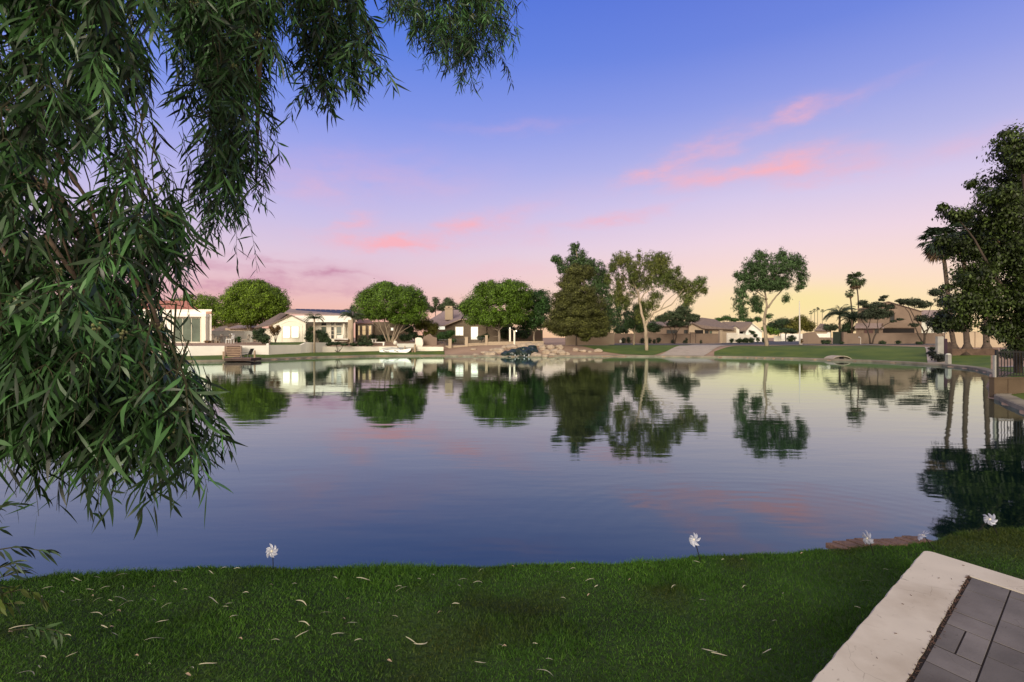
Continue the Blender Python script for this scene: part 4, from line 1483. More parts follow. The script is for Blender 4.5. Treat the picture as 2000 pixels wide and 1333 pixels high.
# 4 solar house
h = house('flat-fronted cream house with dark solar panels and a deep porch', 635, 70)
part_box(h, 'wall', CREAM_WALL, 590, 690, 630, 671, 70, 8, .9)
part_box(h, 'parapet', WHITE_WALL, 575, 688, 617, 629.5, 68.4, 1.4)
part_box(h, 'soffit_beam', FASCIA_BR, 590, 687, 629.6, 630.8, 68.6, 1.2)
part_box(h, 'column', BEIGE_WALL, 679.5, 687.5, 625, 673, 67.6, .7, .9)
part_box(h, 'column', CREAM_WALL, 670, 673, 630.8, 670, 69.3, .3, .9)
part_box(h, 'ledge', FASCIA, 624, 678, 637, 638.4, 69.8, .2)
roof_poly(h, ROOF_MAUVE, [[(556, 610.5, 71), (690, 616, 71), (690, 609, 77), (566, 603.5, 77)]], .2)
mb = MB()
for i in range(11):
    u0, u1 = i / 11 + .003, (i + 1) / 11 - .003
    for v0, v1 in ((.08, .5), (.52, .95)):
        def q(u, v):
            return P(580 + 108 * u - 3 * v + 0 * u, 617.0 - 11.2 * v + 2.8 * u * (1 - v * .2) - 2.2, 71 + 6 * v)
        mb.prism([q(u0, v0), q(u1, v0), q(u1, v1), q(u0, v1)], (0, 0, .06))
mb.obj('solar_panels', SOLAR, h)
for a_, b_ in ((628, 637.5), (647, 652.5), (657, 667.5)):
    window(h, a_, b_, 631.8, 636.3, 70, GLASS_DK, FASCIA, fw=.06)
window(h, 628, 637.5, 639, 662, 70, GLASS_GR, FASCIA, 1, 2, fw=.06)
window(h, 647, 652.5, 639, 662, 70, GLASS_DK, FASCIA, 1, 3, fw=.06)
window(h, 657.5, 667, 639, 664, 70, GLASS_GR, FASCIA, 1, 2, fw=.06)
# 5 small lit bay
h = house('small warm-lit bay with arched windows behind the stem-fan tree', 712, 78)
part_box(h, 'wall', BROWN_WALL, 694, 800, 629, 668, 78, 6, .9)
part_box(h, 'bay', BEIGE_WALL, 698, 727, 632, 668, 77.2, .78, .9)
roof_poly(h, mat('roof_dull_red', (.24, .145, .115), .9, .2, 2, bump=.7, bscale=5), [[(695, 631.5, 76.9), (730, 631.5, 76.9), (723, 624.5, 80), (701, 624.5, 80)]])
for a_, b_ in ((700, 702.5), (708, 714), (720.5, 725)):
    window(h, a_, b_, 637, 655, 77.2, LIT_WARM, FASCIA, 1, 2, fw=.07)
window(h, 764, 768, 641, 645.5, 78, LIT_WHITE, FASCIA)
# 6 chimney house
h = house('brown house with mauve hip roof, chimney and three bright openings', 890, 86)
part_box(h, 'wall', BROWN_WALL, 838, 1000, 635, 671, 86, 10, .8)
mb = MB()
mb.prism([P(*q) for q in [(869, 672, 85.6), (869, 636, 85.6), (900, 624, 85.6), (940, 628, 85.6), (950, 636, 85.6), (950, 672, 85.6)]], (0, .39, 0))
mb.obj('gable_wall', BROWN_WALL, h)
roof_poly(h, ROOF_MAUVE, [[(820, 636, 85), (870, 636.5, 85), (905, 621, 89), (912, 606, 96), (872, 605, 96)], [(868, 636.3, 84.9), (900, 623, 84.9), (905, 617, 90), (880, 622, 90)], [(905, 622, 85), (955, 636, 85), (930, 612, 96), (905, 606, 96)]])
mb = MB()
mb.prism([P(*q) for q in [(866, 638.2, 84.8), (900, 624.8, 84.8), (900, 623, 84.8), (866, 636.4, 84.8)]], (0, .1, 0))
mb.obj('fascia', mat('fascia_tan', (.42, .33, .26), .8, .08, 2), h)
ch = part_box(h, 'chimney', BEIGE_WALL, 869, 884, 603, 625, 88, 1.3)
mb = MB()
mb.box(HX(867.5, 88), HX(885.5, 88), 87.85, 89.45, HZ(603.5, 88), HZ(602, 88)).box(HX(870, 88), HX(883, 88), 88.05, 89.2, HZ(602, 88), HZ(598, 88))
mb.obj('chimney_cap', BEIGE_WALL, ch)
mb = MB()
mb.box(HX(875, 88), HX(878, 88), 88.03, 88.06, HZ(601.6, 88), HZ(599.5, 88))
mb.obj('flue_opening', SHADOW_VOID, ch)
window(h, 856, 869, 636.8, 644, 86, LIT_WHITE, FASCIA_BR)
window(h, 890, 904.5, 639.3, 655.3, 85.6, LIT_WHITE, FASCIA, 2, 1)
window(h, 920.5, 933, 639.3, 663, 85.6, LIT_WHITE, FASCIA, 1, 1, name='door')
# 7 brown-roofed house beyond the roadside wall
h = house('low tan house with a broad brown hip roof beyond the roadside wall', 1390, 108)
part_box(h, 'wall', BEIGE_WALL, 1376, 1438, 640, 668, 108, 8, .8)
part_box(h, 'wing_wall', TAN_WALL, 1240, 1376, 636, 668, 108.4, 8, .8)
mb = MB()
mb.prism([P(*q) for q in [(1346, 668, 107.5), (1346, 634, 107.5), (1355, 631, 107.5), (1376, 640, 107.5), (1376, 668, 107.5)]], (0, .8, 0))
mb.obj('gable_wall', BEIGE_WALL, h)
roof_poly(h, ROOF_BROWN, [[(1374, 641.5, 106.8), (1437, 643, 106.8), (1396, 624, 114), (1370, 620.5, 114), (1352, 631.5, 107)], [(1340, 637, 107), (1353, 630.5, 106.8), (1376, 641.5, 106.8), (1372, 621, 114), (1362, 622, 114)],
                          [(1240, 637, 107.5), (1344, 636, 107.5), (1350, 628, 113), (1250, 629, 113)]])
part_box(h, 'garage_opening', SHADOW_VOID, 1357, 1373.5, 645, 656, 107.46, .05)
window(h, 1376.8, 1383.5, 646, 654, 108, GLASS_DK, FASCIA_BR)
window(h, 1386, 1390, 647, 653, 108, GLASS_GR, FASCIA_BR)
window(h, 1302, 1322, 645, 652, 108.4, GLASS_DK, FASCIA_BR, 2)
window(h, 1336, 1344, 645, 652, 108.4, GLASS_DK, FASCIA_BR)
# 8 small cream gable + white gable house
h = house('small cream gable wing left of the white gabled house', 1435, 116)
mb = MB()
mb.prism([P(*q) for q in [(1428, 668, 116), (1428, 643, 116), (1436.5, 638, 116), (1444, 643, 116), (1444, 668, 116)]], (3.1, 7, 0))
mb.obj('wall', CREAM_WALL, h)
roof_poly(h, ROOF_BROWN, [[(1427, 643, 115.7), (1436.5, 637, 115.7), (1432, 636, 122), (1424, 641, 122)], [(1436.5, 637, 115.7), (1446, 643.5, 115.7), (1441, 641, 122), (1432, 636, 122)]], .1)
window(h, 1430, 1435, 646.5, 649, 116, GLASS_DK)
h = house('white gabled house with brown tile roof at the side road', 1465, 124)
mb = MB()
mb.prism([P(*q) for q in [(1456, 668, 124), (1456, 645, 124), (1469.5, 631.5, 124), (1488, 646, 124), (1488, 668, 124)]], (3.8, 8, 0))
mb.obj('wall', WHITE_WALL, h)
part_box(h, 'side_wall', WHITE_WALL, 1438, 1456, 645, 668, 125, 5, .8)
roof_poly(h, ROOF_BROWN, [[(1440, 646, 123), (1457, 646, 123), (1470, 630.5, 123.5), (1466, 629, 130), (1410, 629, 130), (1424, 637, 126)]])
roof_poly(h, FASCIA, [[(1469.5, 631, 123.4), (1490, 646.8, 123.4), (1487, 646.8, 132), (1467, 631, 132)]], .25, name='rake_board')
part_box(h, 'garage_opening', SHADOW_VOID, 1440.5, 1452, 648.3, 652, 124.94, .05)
# far roof between palms and gate
h = house('low far house with a plain brown hip roof behind the white parapet', 1606, 135)
part_box(h, 'wall', BEIGE_WALL, 1592, 1622, 644, 660, 135, 8, .8)
roof_poly(h, ROOF_BROWN, [[(1590, 646, 134.5), (1624, 646, 134.5), (1614, 634, 139), (1602, 632, 139)]])
# 9 two-storey house
h = house('two-storey tan house with a shallow brown gable at the right', 1740, 96)
part_box(h, 'wall', TAN_WALL, 1672, 1800, 640, 672, 96, 9, .8)
mb = MB()
mb.prism([P(*q) for q in [(1675, 641, 97.5), (1675, 603, 97.5), (1735, 590, 97.5), (1800, 608, 97.5), (1800, 641, 97.5)]], (5.3, 7, 0))
mb.obj('upper_wall', TAN_WALL, h)
roof_poly(h, ROOF_BROWN, [[(1671, 604.5, 97.2), (1735, 588.6, 97.2), (1733, 589, 106), (1672, 604, 106)], [(1735, 588.6, 97.2), (1804, 608.5, 97.2), (1800, 608, 106), (1733, 589, 106)]])
roof_poly(h, ROOF_MAUVE, [[(1669, 640.5, 95.2), (1727, 640.5, 95.2), (1727, 631.5, 97.4), (1672, 631.5, 97.4)]], name='porch_roof')
part_box(h, 'band', TAN_WALL, 1725, 1792, 632, 640.8, 95.6, .4)
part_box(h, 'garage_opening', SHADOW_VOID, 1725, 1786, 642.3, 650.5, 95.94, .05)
window(h, 1688, 1704.5, 642.5, 652, 96, mat('glass_rosy', (.10, .05, .05), .2, .2, 2, spec=.5), FASCIA_BR, 2)
window(h, 1708.5, 1715.5, 642.5, 652, 96, GLASS_DK, FASCIA_BR)
window(h, 1738, 1746.5, 612, 627, 97.5, GLASS_DK, FASCIA_BR)
h = house('pale house wall glimpsed between leaves at the far right', 1960, 64)
part_box(h, 'wall', CREAM_WALL, 1925, 2060, 640, 680, 64, 6, .8)
roof_poly(h, ROOF_BROWN, [[(1920, 641, 63.6), (2070, 641, 63.6), (2050, 625, 68), (1940, 625, 68)]])
window(h, 1984, 1993, 646, 656, 64, LIT_WHITE, FASCIA)
h = house('distant pale house behind the right-hand mesquite tree', 1815, 125)
part_box(h, 'wall', GREY_WALL, 1795, 1850, 622, 665, 125, 8, .8)
roof_poly(h, ROOF_MAUVE, [[(1790, 623, 124.5), (1856, 623, 124.5), (1846, 606, 130), (1800, 606, 130)]])

# ---------------------------------------------------------------- shrubs and hedges
for lab, px, Y, es, m_, kw in [
        ('big dark rounded bush right of the grey-white wall', 513, 57, [(507, 658, 15, 13), (519, 662, 13, 12), (500, 650, 8, 7), (512, 646, 8, 6)], LEAF_SHRUB, {}),
        ('rusty-leaved shrub beside the lit gable windows', 538, 62, [(537, 648, 10, 10), (544, 640, 6, 6), (530, 641, 6, 6)], LEAF_RED, {}),
        ('leafy dark bush at the foot of the slender palm', 606, 63, [(603, 654, 9, 13), (611, 660, 8, 9), (608, 642, 7, 6)], LEAF_SHRUB, {}),
        ('dark flowering bush before the porch windows', 632, 64, [(630, 656, 13, 13), (640, 662, 9, 8), (622, 648, 7, 6)], LEAF_SHRUB, {}),
        ('grey-green bush before the warm-lit bay', 712, 66.5, [(712, 662, 10, 9), (705, 666, 8, 6), (722, 667, 6, 5)], LEAF_FAR, {}),
        ('clipped dark hedge behind the white garden tables', 745, 73, [(728, 657, 9, 5), (745, 657, 12, 5), (760, 659, 10, 6)], LEAF_SHRUB, {}),
        ('tall yellow-green bush right of the stem-fan tree', 832, 74, [(830, 632, 18, 16), (845, 640, 16, 14), (818, 636, 12, 14), (838, 652, 14, 8)], LEAF_YEL, dict(leaf=.17, clump=.45)),
        ('dark hanging-leaf bush under the yellow-green one', 812, 73, [(806, 655, 14, 10), (792, 660, 14, 9), (822, 662, 12, 8), (800, 642, 14, 9)], LEAF_SHRUB, dict(leaf=.17)),
        ('green arching shrub before the chimney house', 870, 71, [(866, 655, 14, 9), (880, 652, 10, 9), (858, 660, 8, 7), (886, 665, 7, 6)], LEAF_FICUS_DK, {}),
        ('dark shrub by the lit doorway', 940, 75, [(940, 660, 10, 6), (950, 657, 7, 6)], LEAF_SHRUB, {}),
        ('shadowed foliage mass behind the lamp posts', 1000, 86, [(990, 648, 22, 16), (1020, 650, 20, 14)], LEAF_SHRUB, dict(leaf=.2)),
        ('dark clump at the foot of the pinkish-tan wall, far left', 1222, 91, [(1218, 663, 6, 4), (1228, 662, 6, 4)], LEAF_OLIVE, {}),
        ('small dark shrub behind the spreading eucalyptus trunk', 1258, 91, [(1254, 662, 5, 4), (1268, 663, 5, 3.5)], LEAF_OLIVE, {}),
        ('low shrub pair left of the dark twin-stemmed tree', 1282, 91, [(1278, 665, 4, 3), (1286, 662, 5, 4)], LEAF_OLIVE, {}),
        ('small shrub under the dark twin-stemmed tree', 1314, 90.5, [(1314, 666, 5, 3.5)], LEAF_OLIVE, {}),
        ('small dark shrub left of the gate pier', 1340, 91, [(1340, 663, 4, 4), (1336, 667, 3, 2.5)], LEAF_OLIVE, {}),
        ('tiny shrub right of the gate pier', 1369, 91, [(1369, 667, 3, 3)], LEAF_OLIVE, {}),
        ('round clipped shrub left of the long hedge', 1429, 93, [(1429, 665, 5.5, 4.5)], LEAF_SHRUB, {}),
        ('long clipped dark hedge beside the side road', 1455, 94.5, [(1444, 665, 9, 4.5), (1456, 664, 8, 5), (1467, 664, 8, 5)], LEAF_SHRUB, {}),
        ('small leafy tree-shrub before the white gable', 1470, 104, [(1470, 650, 6, 5), (1475, 656, 5, 5), (1465, 647, 3, 3)], LEAF_SHRUB, {}),
        ('pale grey ground shrubs at the white gabled house', 1488, 104, [(1480, 661, 5, 4), (1494, 662, 7, 3.5)], LEAF_FAR, {}),
        ('rounded dark bush before the white end wall', 1546, 118, [(1546, 659, 10, 5)], LEAF_SHRUB, {}),
        ('reddish bush at the foot of the light pole', 1566, 82, [(1565.5, 665, 3, 5)], LEAF_RED, {}),
        ('dark low bush against the tan corner wall', 1613, 80, [(1609, 667, 6, 4), (1618, 667, 6, 4)], LEAF_SHRUB, {}),
        ('small dark bush right of the green gate', 1644, 80, [(1644, 670, 5, 3.5)], LEAF_SHRUB, {}),
        ('round bush at the wall, left of three before the two-storey house', 1723, 78, [(1723, 670, 7, 5)], LEAF_SHRUB, {}),
        ('round bush at the wall, middle of three before the two-storey house', 1754, 78, [(1754, 669, 6, 5)], LEAF_SHRUB, {}),
        ('round bush at the wall, right of three before the two-storey house', 1795, 77, [(1795, 671, 7, 4.5)], LEAF_SHRUB, {}),
        ('black-leaved spiky bush in the lawn by the white gate post', 1834, 42.5, [(1832, 697, 14, 9), (1820, 690, 9, 7), (1840, 699, 9, 7)], mat('leaf_black_green', (.015, .020, .014), .45, .5, 2, island=.8), dict(leaf=.18, aspect=.3)),
        ('dark bush behind the white gate post', 1822, 47, [(1822, 681, 8, 5), (1830, 680, 6, 4)], LEAF_OLIVE, {}),
        ('dark hedge behind the pale wall by the big palms', 1850, 66, [(1835, 644, 14, 8), (1860, 643, 16, 9), (1885, 643, 14, 9)], LEAF_OLIVE, dict(leaf=.2)),
        ('dark oleander bush behind the black fence', 1985, 30, [(1975, 690, 20, 14), (2000, 685, 24, 18)], LEAF_OLIVE, {}),
        ('low dark hanging groundcover along the cream wall', 660, 61.5, [(640, 673, 10, 3), (655, 671, 12, 4), (672, 673, 10, 3)], LEAF_SHRUB, {}),
        ('low mounded bushes before the porch column', 700, 64.5, [(690, 673, 10, 3.5), (706, 672, 10, 4.5), (722, 673, 9, 3.5)], LEAF_SHRUB, {}),
        ('dark evergreen mass between the feather palm and the two-storey house', 1662, 99, [(1658, 638, 14, 16), (1668, 620, 9, 14), (1650, 646, 10, 10)], LEAF_SHRUB, dict(leaf=.24, clump=.5)),
        ('dark shrubs massed behind the spreading eucalyptus trunk and the tan wall', 1285, 100, [(1278, 640, 18, 12), (1245, 640, 18, 12), (1212, 644, 14, 10)], LEAF_SHRUB, dict(leaf=.24, clump=.5)),
        ('potted dark shrub on the white terrace', 465, 58, [(467, 661, 5, 4), (461, 660, 4, 3)], LEAF_FICUS_DK, {}),
        ('brown-green shrub against the white house corner', 405, 58, [(408, 668, 10, 3), (425, 669, 7, 2.5)], LEAF_RED, {}),
]:
    shrub('shrub' if 'hedge' not in lab else 'hedge', lab, px, Y, es, m_, **kw)


# ---------------------------------------------------------------- boulders and waterfall
def rock_mesh(name, m, c, r, parent=None, seed=0, sub=3, flat=.6):
    import bmesh
    rr_ = random.Random(seed)
    bm = bmesh.new()
    bmesh.ops.create_icosphere(bm, subdivisions=sub, radius=1)
    planes = [(Vector((rr_.uniform(-1, 1), rr_.uniform(-1, 1), rr_.uniform(-.6, 1))).normalized(), rr_.uniform(.62, .9)) for _ in range(9)]
    ph = [rr_.uniform(0, 6) for _ in range(3)]
    for v_ in bm.verts:
        p = v_.co
        for nn_, d_ in planes:
            k = p.dot(nn_)
            if k > d_:
                p -= nn_ * (k - d_) * .9
        p *= 1 + .05 * math.sin(p.x * 7 + ph[0]) + .04 * math.sin(p.y * 9 + ph[1]) + .03 * math.sin(p.z * 11 + ph[2])
        v_.co = p
    V = [(c[0] + v_.co.x * r[0], c[1] + v_.co.y * r[1], c[2] + v_.co.z * r[2]) for v_ in bm.verts]
    Fs = [tuple(q.index for q in f.verts) for f in bm.faces]
    bm.free()
    return link(name, V, Fs, m, parent)


ROCKS = [(958, 692, 14, 6, 0), (944, 689, 8, 3, 0), (975, 686, 15, 6, 0), (1000, 678, 14, 5, 1), (1020, 676, 13, 5, 1), (1036, 674, 13, 5, 1), (1052, 674, 12, 5, 0), (985, 680, 8, 4, 1), (1060, 680, 9, 6, 0), (1067, 688, 10, 6, 0),
         (1047, 694, 12, 5, 1), (1075, 679, 9, 5, 1), (1082, 686, 10, 5, 1), (1092, 679, 9, 5, 1), (1096, 690, 11, 7, 1), (1080, 694, 9, 4, 0), (1064, 696, 8, 3, 1), (1032, 683, 10, 4, 0), (1012, 684, 9, 4, 0), (1124, 684, 7, 4, 1), (1138, 686, 9, 3, 1),
         (1168, 686, 9, 4, 1), (962, 684, 7, 3, 0), (930, 694, 8, 3, 0), (925, 683, 7, 2.5, 0), (1108, 692, 6, 4, 0), (1152, 688, 5, 2.5, 0), (1005, 694, 6, 3, 1)]
WHERE = ['at the left foot of the rock bank', 'small one low on the sandy bank', 'left of the dark waterfall', 'above the waterfall, left', 'above the waterfall, middle', 'above the waterfall, right', 'on top of the bank, right of the fall',
         'upper left corner of the rock group', 'beside the fall, upper right', 'beside the fall, right', 'whitish, at the waterline right of the fall', 'upper row, first right of the fall', 'middle row, right of the fall',
         'upper row, second right of the fall', 'largest squared one at the right end', 'low, right of the fall near the water', 'at the waterline, under the squared one', 'inside the fall, upper', 'inside the fall, upper left',
         'single pale one left of the pine trunk', 'flat pale one just right of the pine trunk base', 'rightmost pale one on the bare earth', 'upper left of the waterfall, small', 'at the waterline, far left', 'small flat one high on the sandy bank',
         'small one at the right foot of the group', 'tiny one between the two pale ones by the pine', 'small pale one at the left foot of the fall']
def hitY(px, py, y0=56.0, y1=90.0):
    for Y in np.arange(y0, y1, .15):
        if terr(HX(px, Y), Y) >= HZ(py, Y):
            return float(Y)
    return y1


for i, ((px, py, rx_, ry_, pale), wh) in enumerate(zip(ROCKS, WHERE)):
    Y = min(hitY(px, py + ry_ * .55), 72)
    x = HX(px, Y)
    z = max(HZ(py, Y), terr(x, Y) - .05)
    o = rock_mesh('boulder', STONE_PALE if pale else STONE, (x, Y, HZ(py, Y)), (rx_ / 1000 * Y, rx_ / 1000 * Y * .8, ry_ / 1000 * Y * 1.15), None, i)
    tag(o, ('pale' if pale else 'brownish') + ' angular boulder, ' + wh, 'boulder', 'boulders round the waterfall')
wf = thing('waterfall', 'dark wet rock waterfall stepping down into the lake', 'waterfall', (HX(1015, 60.2), 60.2, 0), None)
k = 0
mbk = None
for px, py, rx_, ry_ in [(988, 693, 9, 6), (1000, 691, 11, 7), (1014, 690, 12, 8), (1028, 692, 11, 7), (1008, 686, 12, 5), (1024, 683, 12, 6), (1038, 680, 12, 5), (1042, 686, 9, 5), (996, 697, 10, 3), (1020, 697, 14, 3)]:
    Y = min(hitY(px, min(py + ry_ * .7, 696)), 66) - .4
    rock_mesh('wet_rock', STONE_WET, P(px, py, Y), (rx_ / 1000 * Y * 1.1, .8, ry_ / 1000 * Y * 1.2), wf, 50 + k)
    k += 1
mb = MB()
for px, py, w, l in [(1001, 689, 1.2, 5), (1006, 694, 1.0, 3.5), (1012, 692, 1.4, 5), (1019, 690, 1, 4), (1024, 695, 1.4, 3), (1033, 694, 1, 4), (1016, 683.5, 2.6, 1.2), (1009, 697, 2.2, 1.0), (1028, 697, 2.4, 1.0), (996, 696, 1.6, 1.6)]:
    Y = min(hitY(px, min(py + 3, 696)), 65) - 1.25
    V0 = [P(px - w / 2, py - l / 2, Y + .15), P(px + w / 2, py - l / 2, Y + .15), P(px + w * .7, py + l / 2, Y - .1), P(px - w * .7, py + l / 2, Y - .1)]
    mb.prism(V0, (0, .05, 0))
mb.obj('water_stream', FOAM, wf)

# ---------------------------------------------------------------- lamps, posts, pole
for px, Y, pt, lab, lit in ((996, 72, 644, 'cream post with a carved top left of the glowing lamp', False), (1004.5, 72, 647, 'cream post carrying a small glowing lamp', True)):
    r_ = thing('lamp_post', lab, 'lamp post', B(px, Y))
    x, y, z = B(px, Y)
    zt = HZ(pt, Y)
    mb = MB().box(x - .12, x + .12, y - .12, y + .12, z - .1, zt)
    mb.box(x - .17, x + .17, y - .17, y + .17, zt, zt + .07)
    mb.obj('post', CREAM_WALL, r_)
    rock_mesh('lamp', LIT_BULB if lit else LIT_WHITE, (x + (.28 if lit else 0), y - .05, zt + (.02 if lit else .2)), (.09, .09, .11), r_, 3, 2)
r_ = thing('light_pole', 'tall plain pale light pole at the road corner', 'pole', B(1562, 79.5))
x, y, z = B(1562, 79.5)
MB().tube([(x, y, z), (x, y, z + 3), (x - .05, y, HZ(588, y))], [.14, .10, .05], 10).obj('shaft', METAL_WHITE, r_, True)
MB().tube([(x + .15, y, z - .05), (x + .15, y, z + .22)], [.32, .2], 10).obj('footing', CONCRETE, r_)
r_ = thing('gate_pier', 'two-tone gate pier, pale board beside dark panel, in the right lawn', 'gate pier', B(1842, 44.5))
x0, x1, x2, x3 = (HX(p, 44.5) for p in (1831.5, 1843.5, 1849.5, 1860))
zt = HZ(657.5, 44.5)
zb = terr(x1, 44.5) - .2
MB().box(x0, x1, 44.5, 44.75, zb, zt).obj('board', mat('board_grey', (.30, .29, .27), .85, .15, 2), r_)
MB().box(x1 + .005, x2, 44.45, 44.8, zb, HZ(662, 44.5)).obj('panel', mat('panel_plum', (.035, .018, .03), .7, .2, 2), r_)
mb = MB()
for i in range(5):
    xx = x2 + .02 + i * (x3 - x2 - .02) / 5
    mb.box(xx, xx + .075, 44.5, 44.55, zb, HZ(668 + (i % 2), 44.5))
mb.obj('picket', WOOD_DK, r_)
r_ = thing('bollard', 'short white rounded bollard at the lawn edge beside the black bush', 'bollard', B(1852, 40.2))
x, y, z = B(1852, 40.2)
MB().box(x - .14, x + .14, y - .14, y + .14, z - .1, HZ(693, y)).obj('post', MATS['board_grey'], r_)
MB().tube([(x, y, HZ(693, y)), (x, y, HZ(691.3, y)), (x, y, HZ(690.6, y))], [.18, .14, .04], 10).obj('post_cap', GREY_WALL, r_)
r_ = thing('path_light', 'thin pale path light standing before the long tan wall', 'path light', B(1681, 80))
x, y, z = B(1681, 80)
MB().tube([(x, y, z - .05), (x, y, z + 1.1)], .035, 6).obj('stem', METAL_WHITE, r_)
MB().tube([(x - .3, y, z + 1.2), (x, y, z + 1.1)], [.1, .04], 6).obj('lamp_head', METAL_WHITE, r_)
r_ = thing('stone_block', 'small cream stone block at the lawn edge beside the beige wall', 'stone', B(1212, 84))
rock_mesh('stone_body', CREAM_WALL, (HX(1212, 84), 84, HZ(667, 84)), (.22, .2, .3), r_, 9, 2)

# white benches
def bench(label, px0, px1, py, Y, grp=None, curved=False):
    x0, x1 = HX(px0, Y), HX(px1, Y)
    zt = HZ(py, Y)
    zb = terr((x0 + x1) / 2, Y) - .05
    r = thing('garden_bench', label, 'bench', ((x0 + x1) / 2, Y, zb + .05), grp)
    mb = MB().box(x0, x1, Y - .2, Y + .2, zt - .09, zt)
    mb.obj('seat', WHITE_WALL, r)
    for s_ in (0, 1):
        xa = x0 + .08 if s_ == 0 else x1 - .26
        MB().box(xa, xa + .18, Y - .16, Y + .16, zb, zt - .093).obj('leg', WHITE_WALL, r)
    return r


bench('plain white backless bench alone on the right-hand lawn', 1458.5, 1484.5, 678, 67.8)
bench('low white curved-leg bench beneath the fan of stems', 712, 752, 668.5, 67.5)
r_ = thing('garden_table', 'small white pedestal table in front of the clipped hedge', 'table', B(731, 70))
x, y = HX(731, 70), 70.0
z0 = terr(x, y)
zt = HZ(662.3, 70)
MB().tube([(x, y, zt - .1), (x, y, zt)], [.42, .5], 12).obj('table_top', WHITE_WALL, r_)
for s_ in (-1, 1):
    MB().box(x + s_ * .2 - .06, x + s_ * .2 + .06, y - .2, y + .2, z0 - .05, zt - .1).obj('leg', WHITE_WALL, r_)

# terrace furniture
def patio_chair(label, px, Y, flip=1, m=METAL_BLK, grp=None, sc=1.0):
    x, y, z = B(px, Y, 0)
    r = thing('patio_chair', label, 'chair', (x, y, z), grp)
    w = .25 * sc
    MB().box(x - w, x + w, y - w, y + w, z + .40 * sc, z + .45 * sc).obj('seat', m, r)
    mb = MB()
    xb = x + flip * w
    for i in range(5):
        yy = y - w + .04 + i * (2 * w - .08) / 4
        mb.tube([(xb, yy, z + .45 * sc), (xb + flip * .12 * sc, yy, z + .95 * sc)], .018, 5)
    mb.box(min(xb, xb + flip * .13), max(xb, xb + flip * .13), y - w, y + w, z + .9 * sc, z + .97 * sc)
    mb.obj('backrest', m, r)
    for sx in (-1, 1):
        for sy in (-1, 1):
            MB().box(x + sx * w - .02, x + sx * w + .02, y + sy * w - .02, y + sy * w + .02, z - .02, z + .40 * sc).obj('leg', m, r)
    return r


FURN = mat('wicker_tan', (.36, .30, .24), .8, .2, 8)
patio_chair('tan patio chair at the left end of the terrace set', 421, 57, -1, FURN)
patio_chair('tan patio chair left of the terrace table', 428, 58, 1, FURN)
patio_chair('pale patio chair right of the terrace table', 449, 56, 1, PLASTIC_WHITE, None, 1.1)
patio_chair('tan patio chair next to the potted shrub', 456, 57.5, -1, FURN)
patio_chair('tan patio chair at the right end of the terrace set', 480, 57, 1, FURN)
r_ = thing('patio_table', 'thin-topped terrace table above the wooden steps', 'table', B(436, 57.5))
x, y, z = B(436, 57.5, 0)
MB().box(x - .7, x + .7, y - .4, y + .4, z + .70, z + .75).obj('table_top', WOOD_DK, r_)
for sx in (-1, 1):
    for sy in (-1, 1):
        MB().box(x + sx * .6 - .03, x + sx * .6 + .03, y + sy * .34 - .03, y + sy * .34 + .03, z - .02, z + .70).obj('leg', FURN, r_)
r_ = thing('outdoor_sofa', 'pale cushioned sofa on the porch between windows and column', 'sofa', B(668, 67.5))
x, y, z = B(668, 67.5, 0)
MB().box(x - .9, x + .9, y - .35, y + .35, z + .12, z + .36).obj('base', FASCIA_BR, r_)
MB().box(x - .88, x + .88, y - .34, y + .3, z + .363, z + .5).obj('cushion', WHITE_WALL, r_)
MB().box(x - .7, x + .1, y + .1, y + .33, z + .503, z + .95).obj('backrest', WHITE_WALL, r_)

# steps, dock, chair on the dock
st = thing('wooden_steps', 'reddish wooden steps cut through the white wall to the dock', 'steps', B(454, 50.2), None)
x0, x1 = HX(439, 50.2), HX(469, 50.2)
for i in range(6):
    zt = .42 + i * .165
    yy = 49.0 + i * .36
    x0, x1 = HX(439, yy), HX(469, yy)
    MB().box(x0, x1, yy, yy + .42, zt - .05, zt).obj('tread', WOOD, st)
    MB().box(x0 + .02, x1 - .02, yy + .37, yy + .395, zt, zt + .112).obj('riser', mat('riser_shaded', (.11, .07, .055), .9, .3, 4), st)  # shade on the risers put into the colour, so the treads read lit
for q_ in (438.2, 469.8):
    MB().prism([(HX(q_, 48.9), 48.9, .1), (HX(q_, 48.9), 48.9, .45), (HX(q_, 51.2), 51.2, 1.4), (HX(q_, 51.2), 51.2, .1)], (.08, 0, 0)).obj('stringer', WOOD, st)
dk = thing('dock', 'small weathered floating dock below the wooden steps', 'dock', (HX(468, 47.4), 47.4, 0), None)
mb = MB()
xa, xb = HX(442, 47), HX(496, 47)
for i in range(17):
    xx = xa + i * (xb - xa) / 17
    mb.box(xx, xx + (xb - xa) / 17 - .02, 46.5, 48.6, .30, .34)
mb.obj('deck', WOOD_RED, dk)
MB().box(xa + .05, xb - .05, 46.55, 48.5, .08, .296).obj('float', WOOD_DK, dk)
for px, pt in ((436.5, 687), (497.5, 685)):
    x = HX(px, 47.6)
    o = MB().tube([(x, 47.6, -.5), (x, 47.6, HZ(pt, 47.6))], [.09, .08], 8).obj('mooring_post', WOOD, dk)
x, y, z = HX(481, 47.5), 47.5, .34
ac = thing('deck_chair', 'black slatted reclining chair on the small dock', 'chair', (x, y, z))
mb = MB()
for i in range(6):
    mb.box(x - .45 + i * .13, x - .35 + i * .13, y - .3, y + .3, z + .22 + i * .025, z + .25 + i * .025)
mb.obj('seat', METAL_BLK, ac)
mb = MB()
for i in range(5):
    u = -.28 + i * .14
    mb.prism([(x + .3, y + u - .05, z + .3), (x + .3, y + u + .05, z + .3), (x + .55, y + u + .05, z + .85), (x + .55, y + u - .05, z + .85)], (.03, 0, 0))
mb.box(x + .42, x + .46, y - .33, y + .33, z + .6, z + .66)
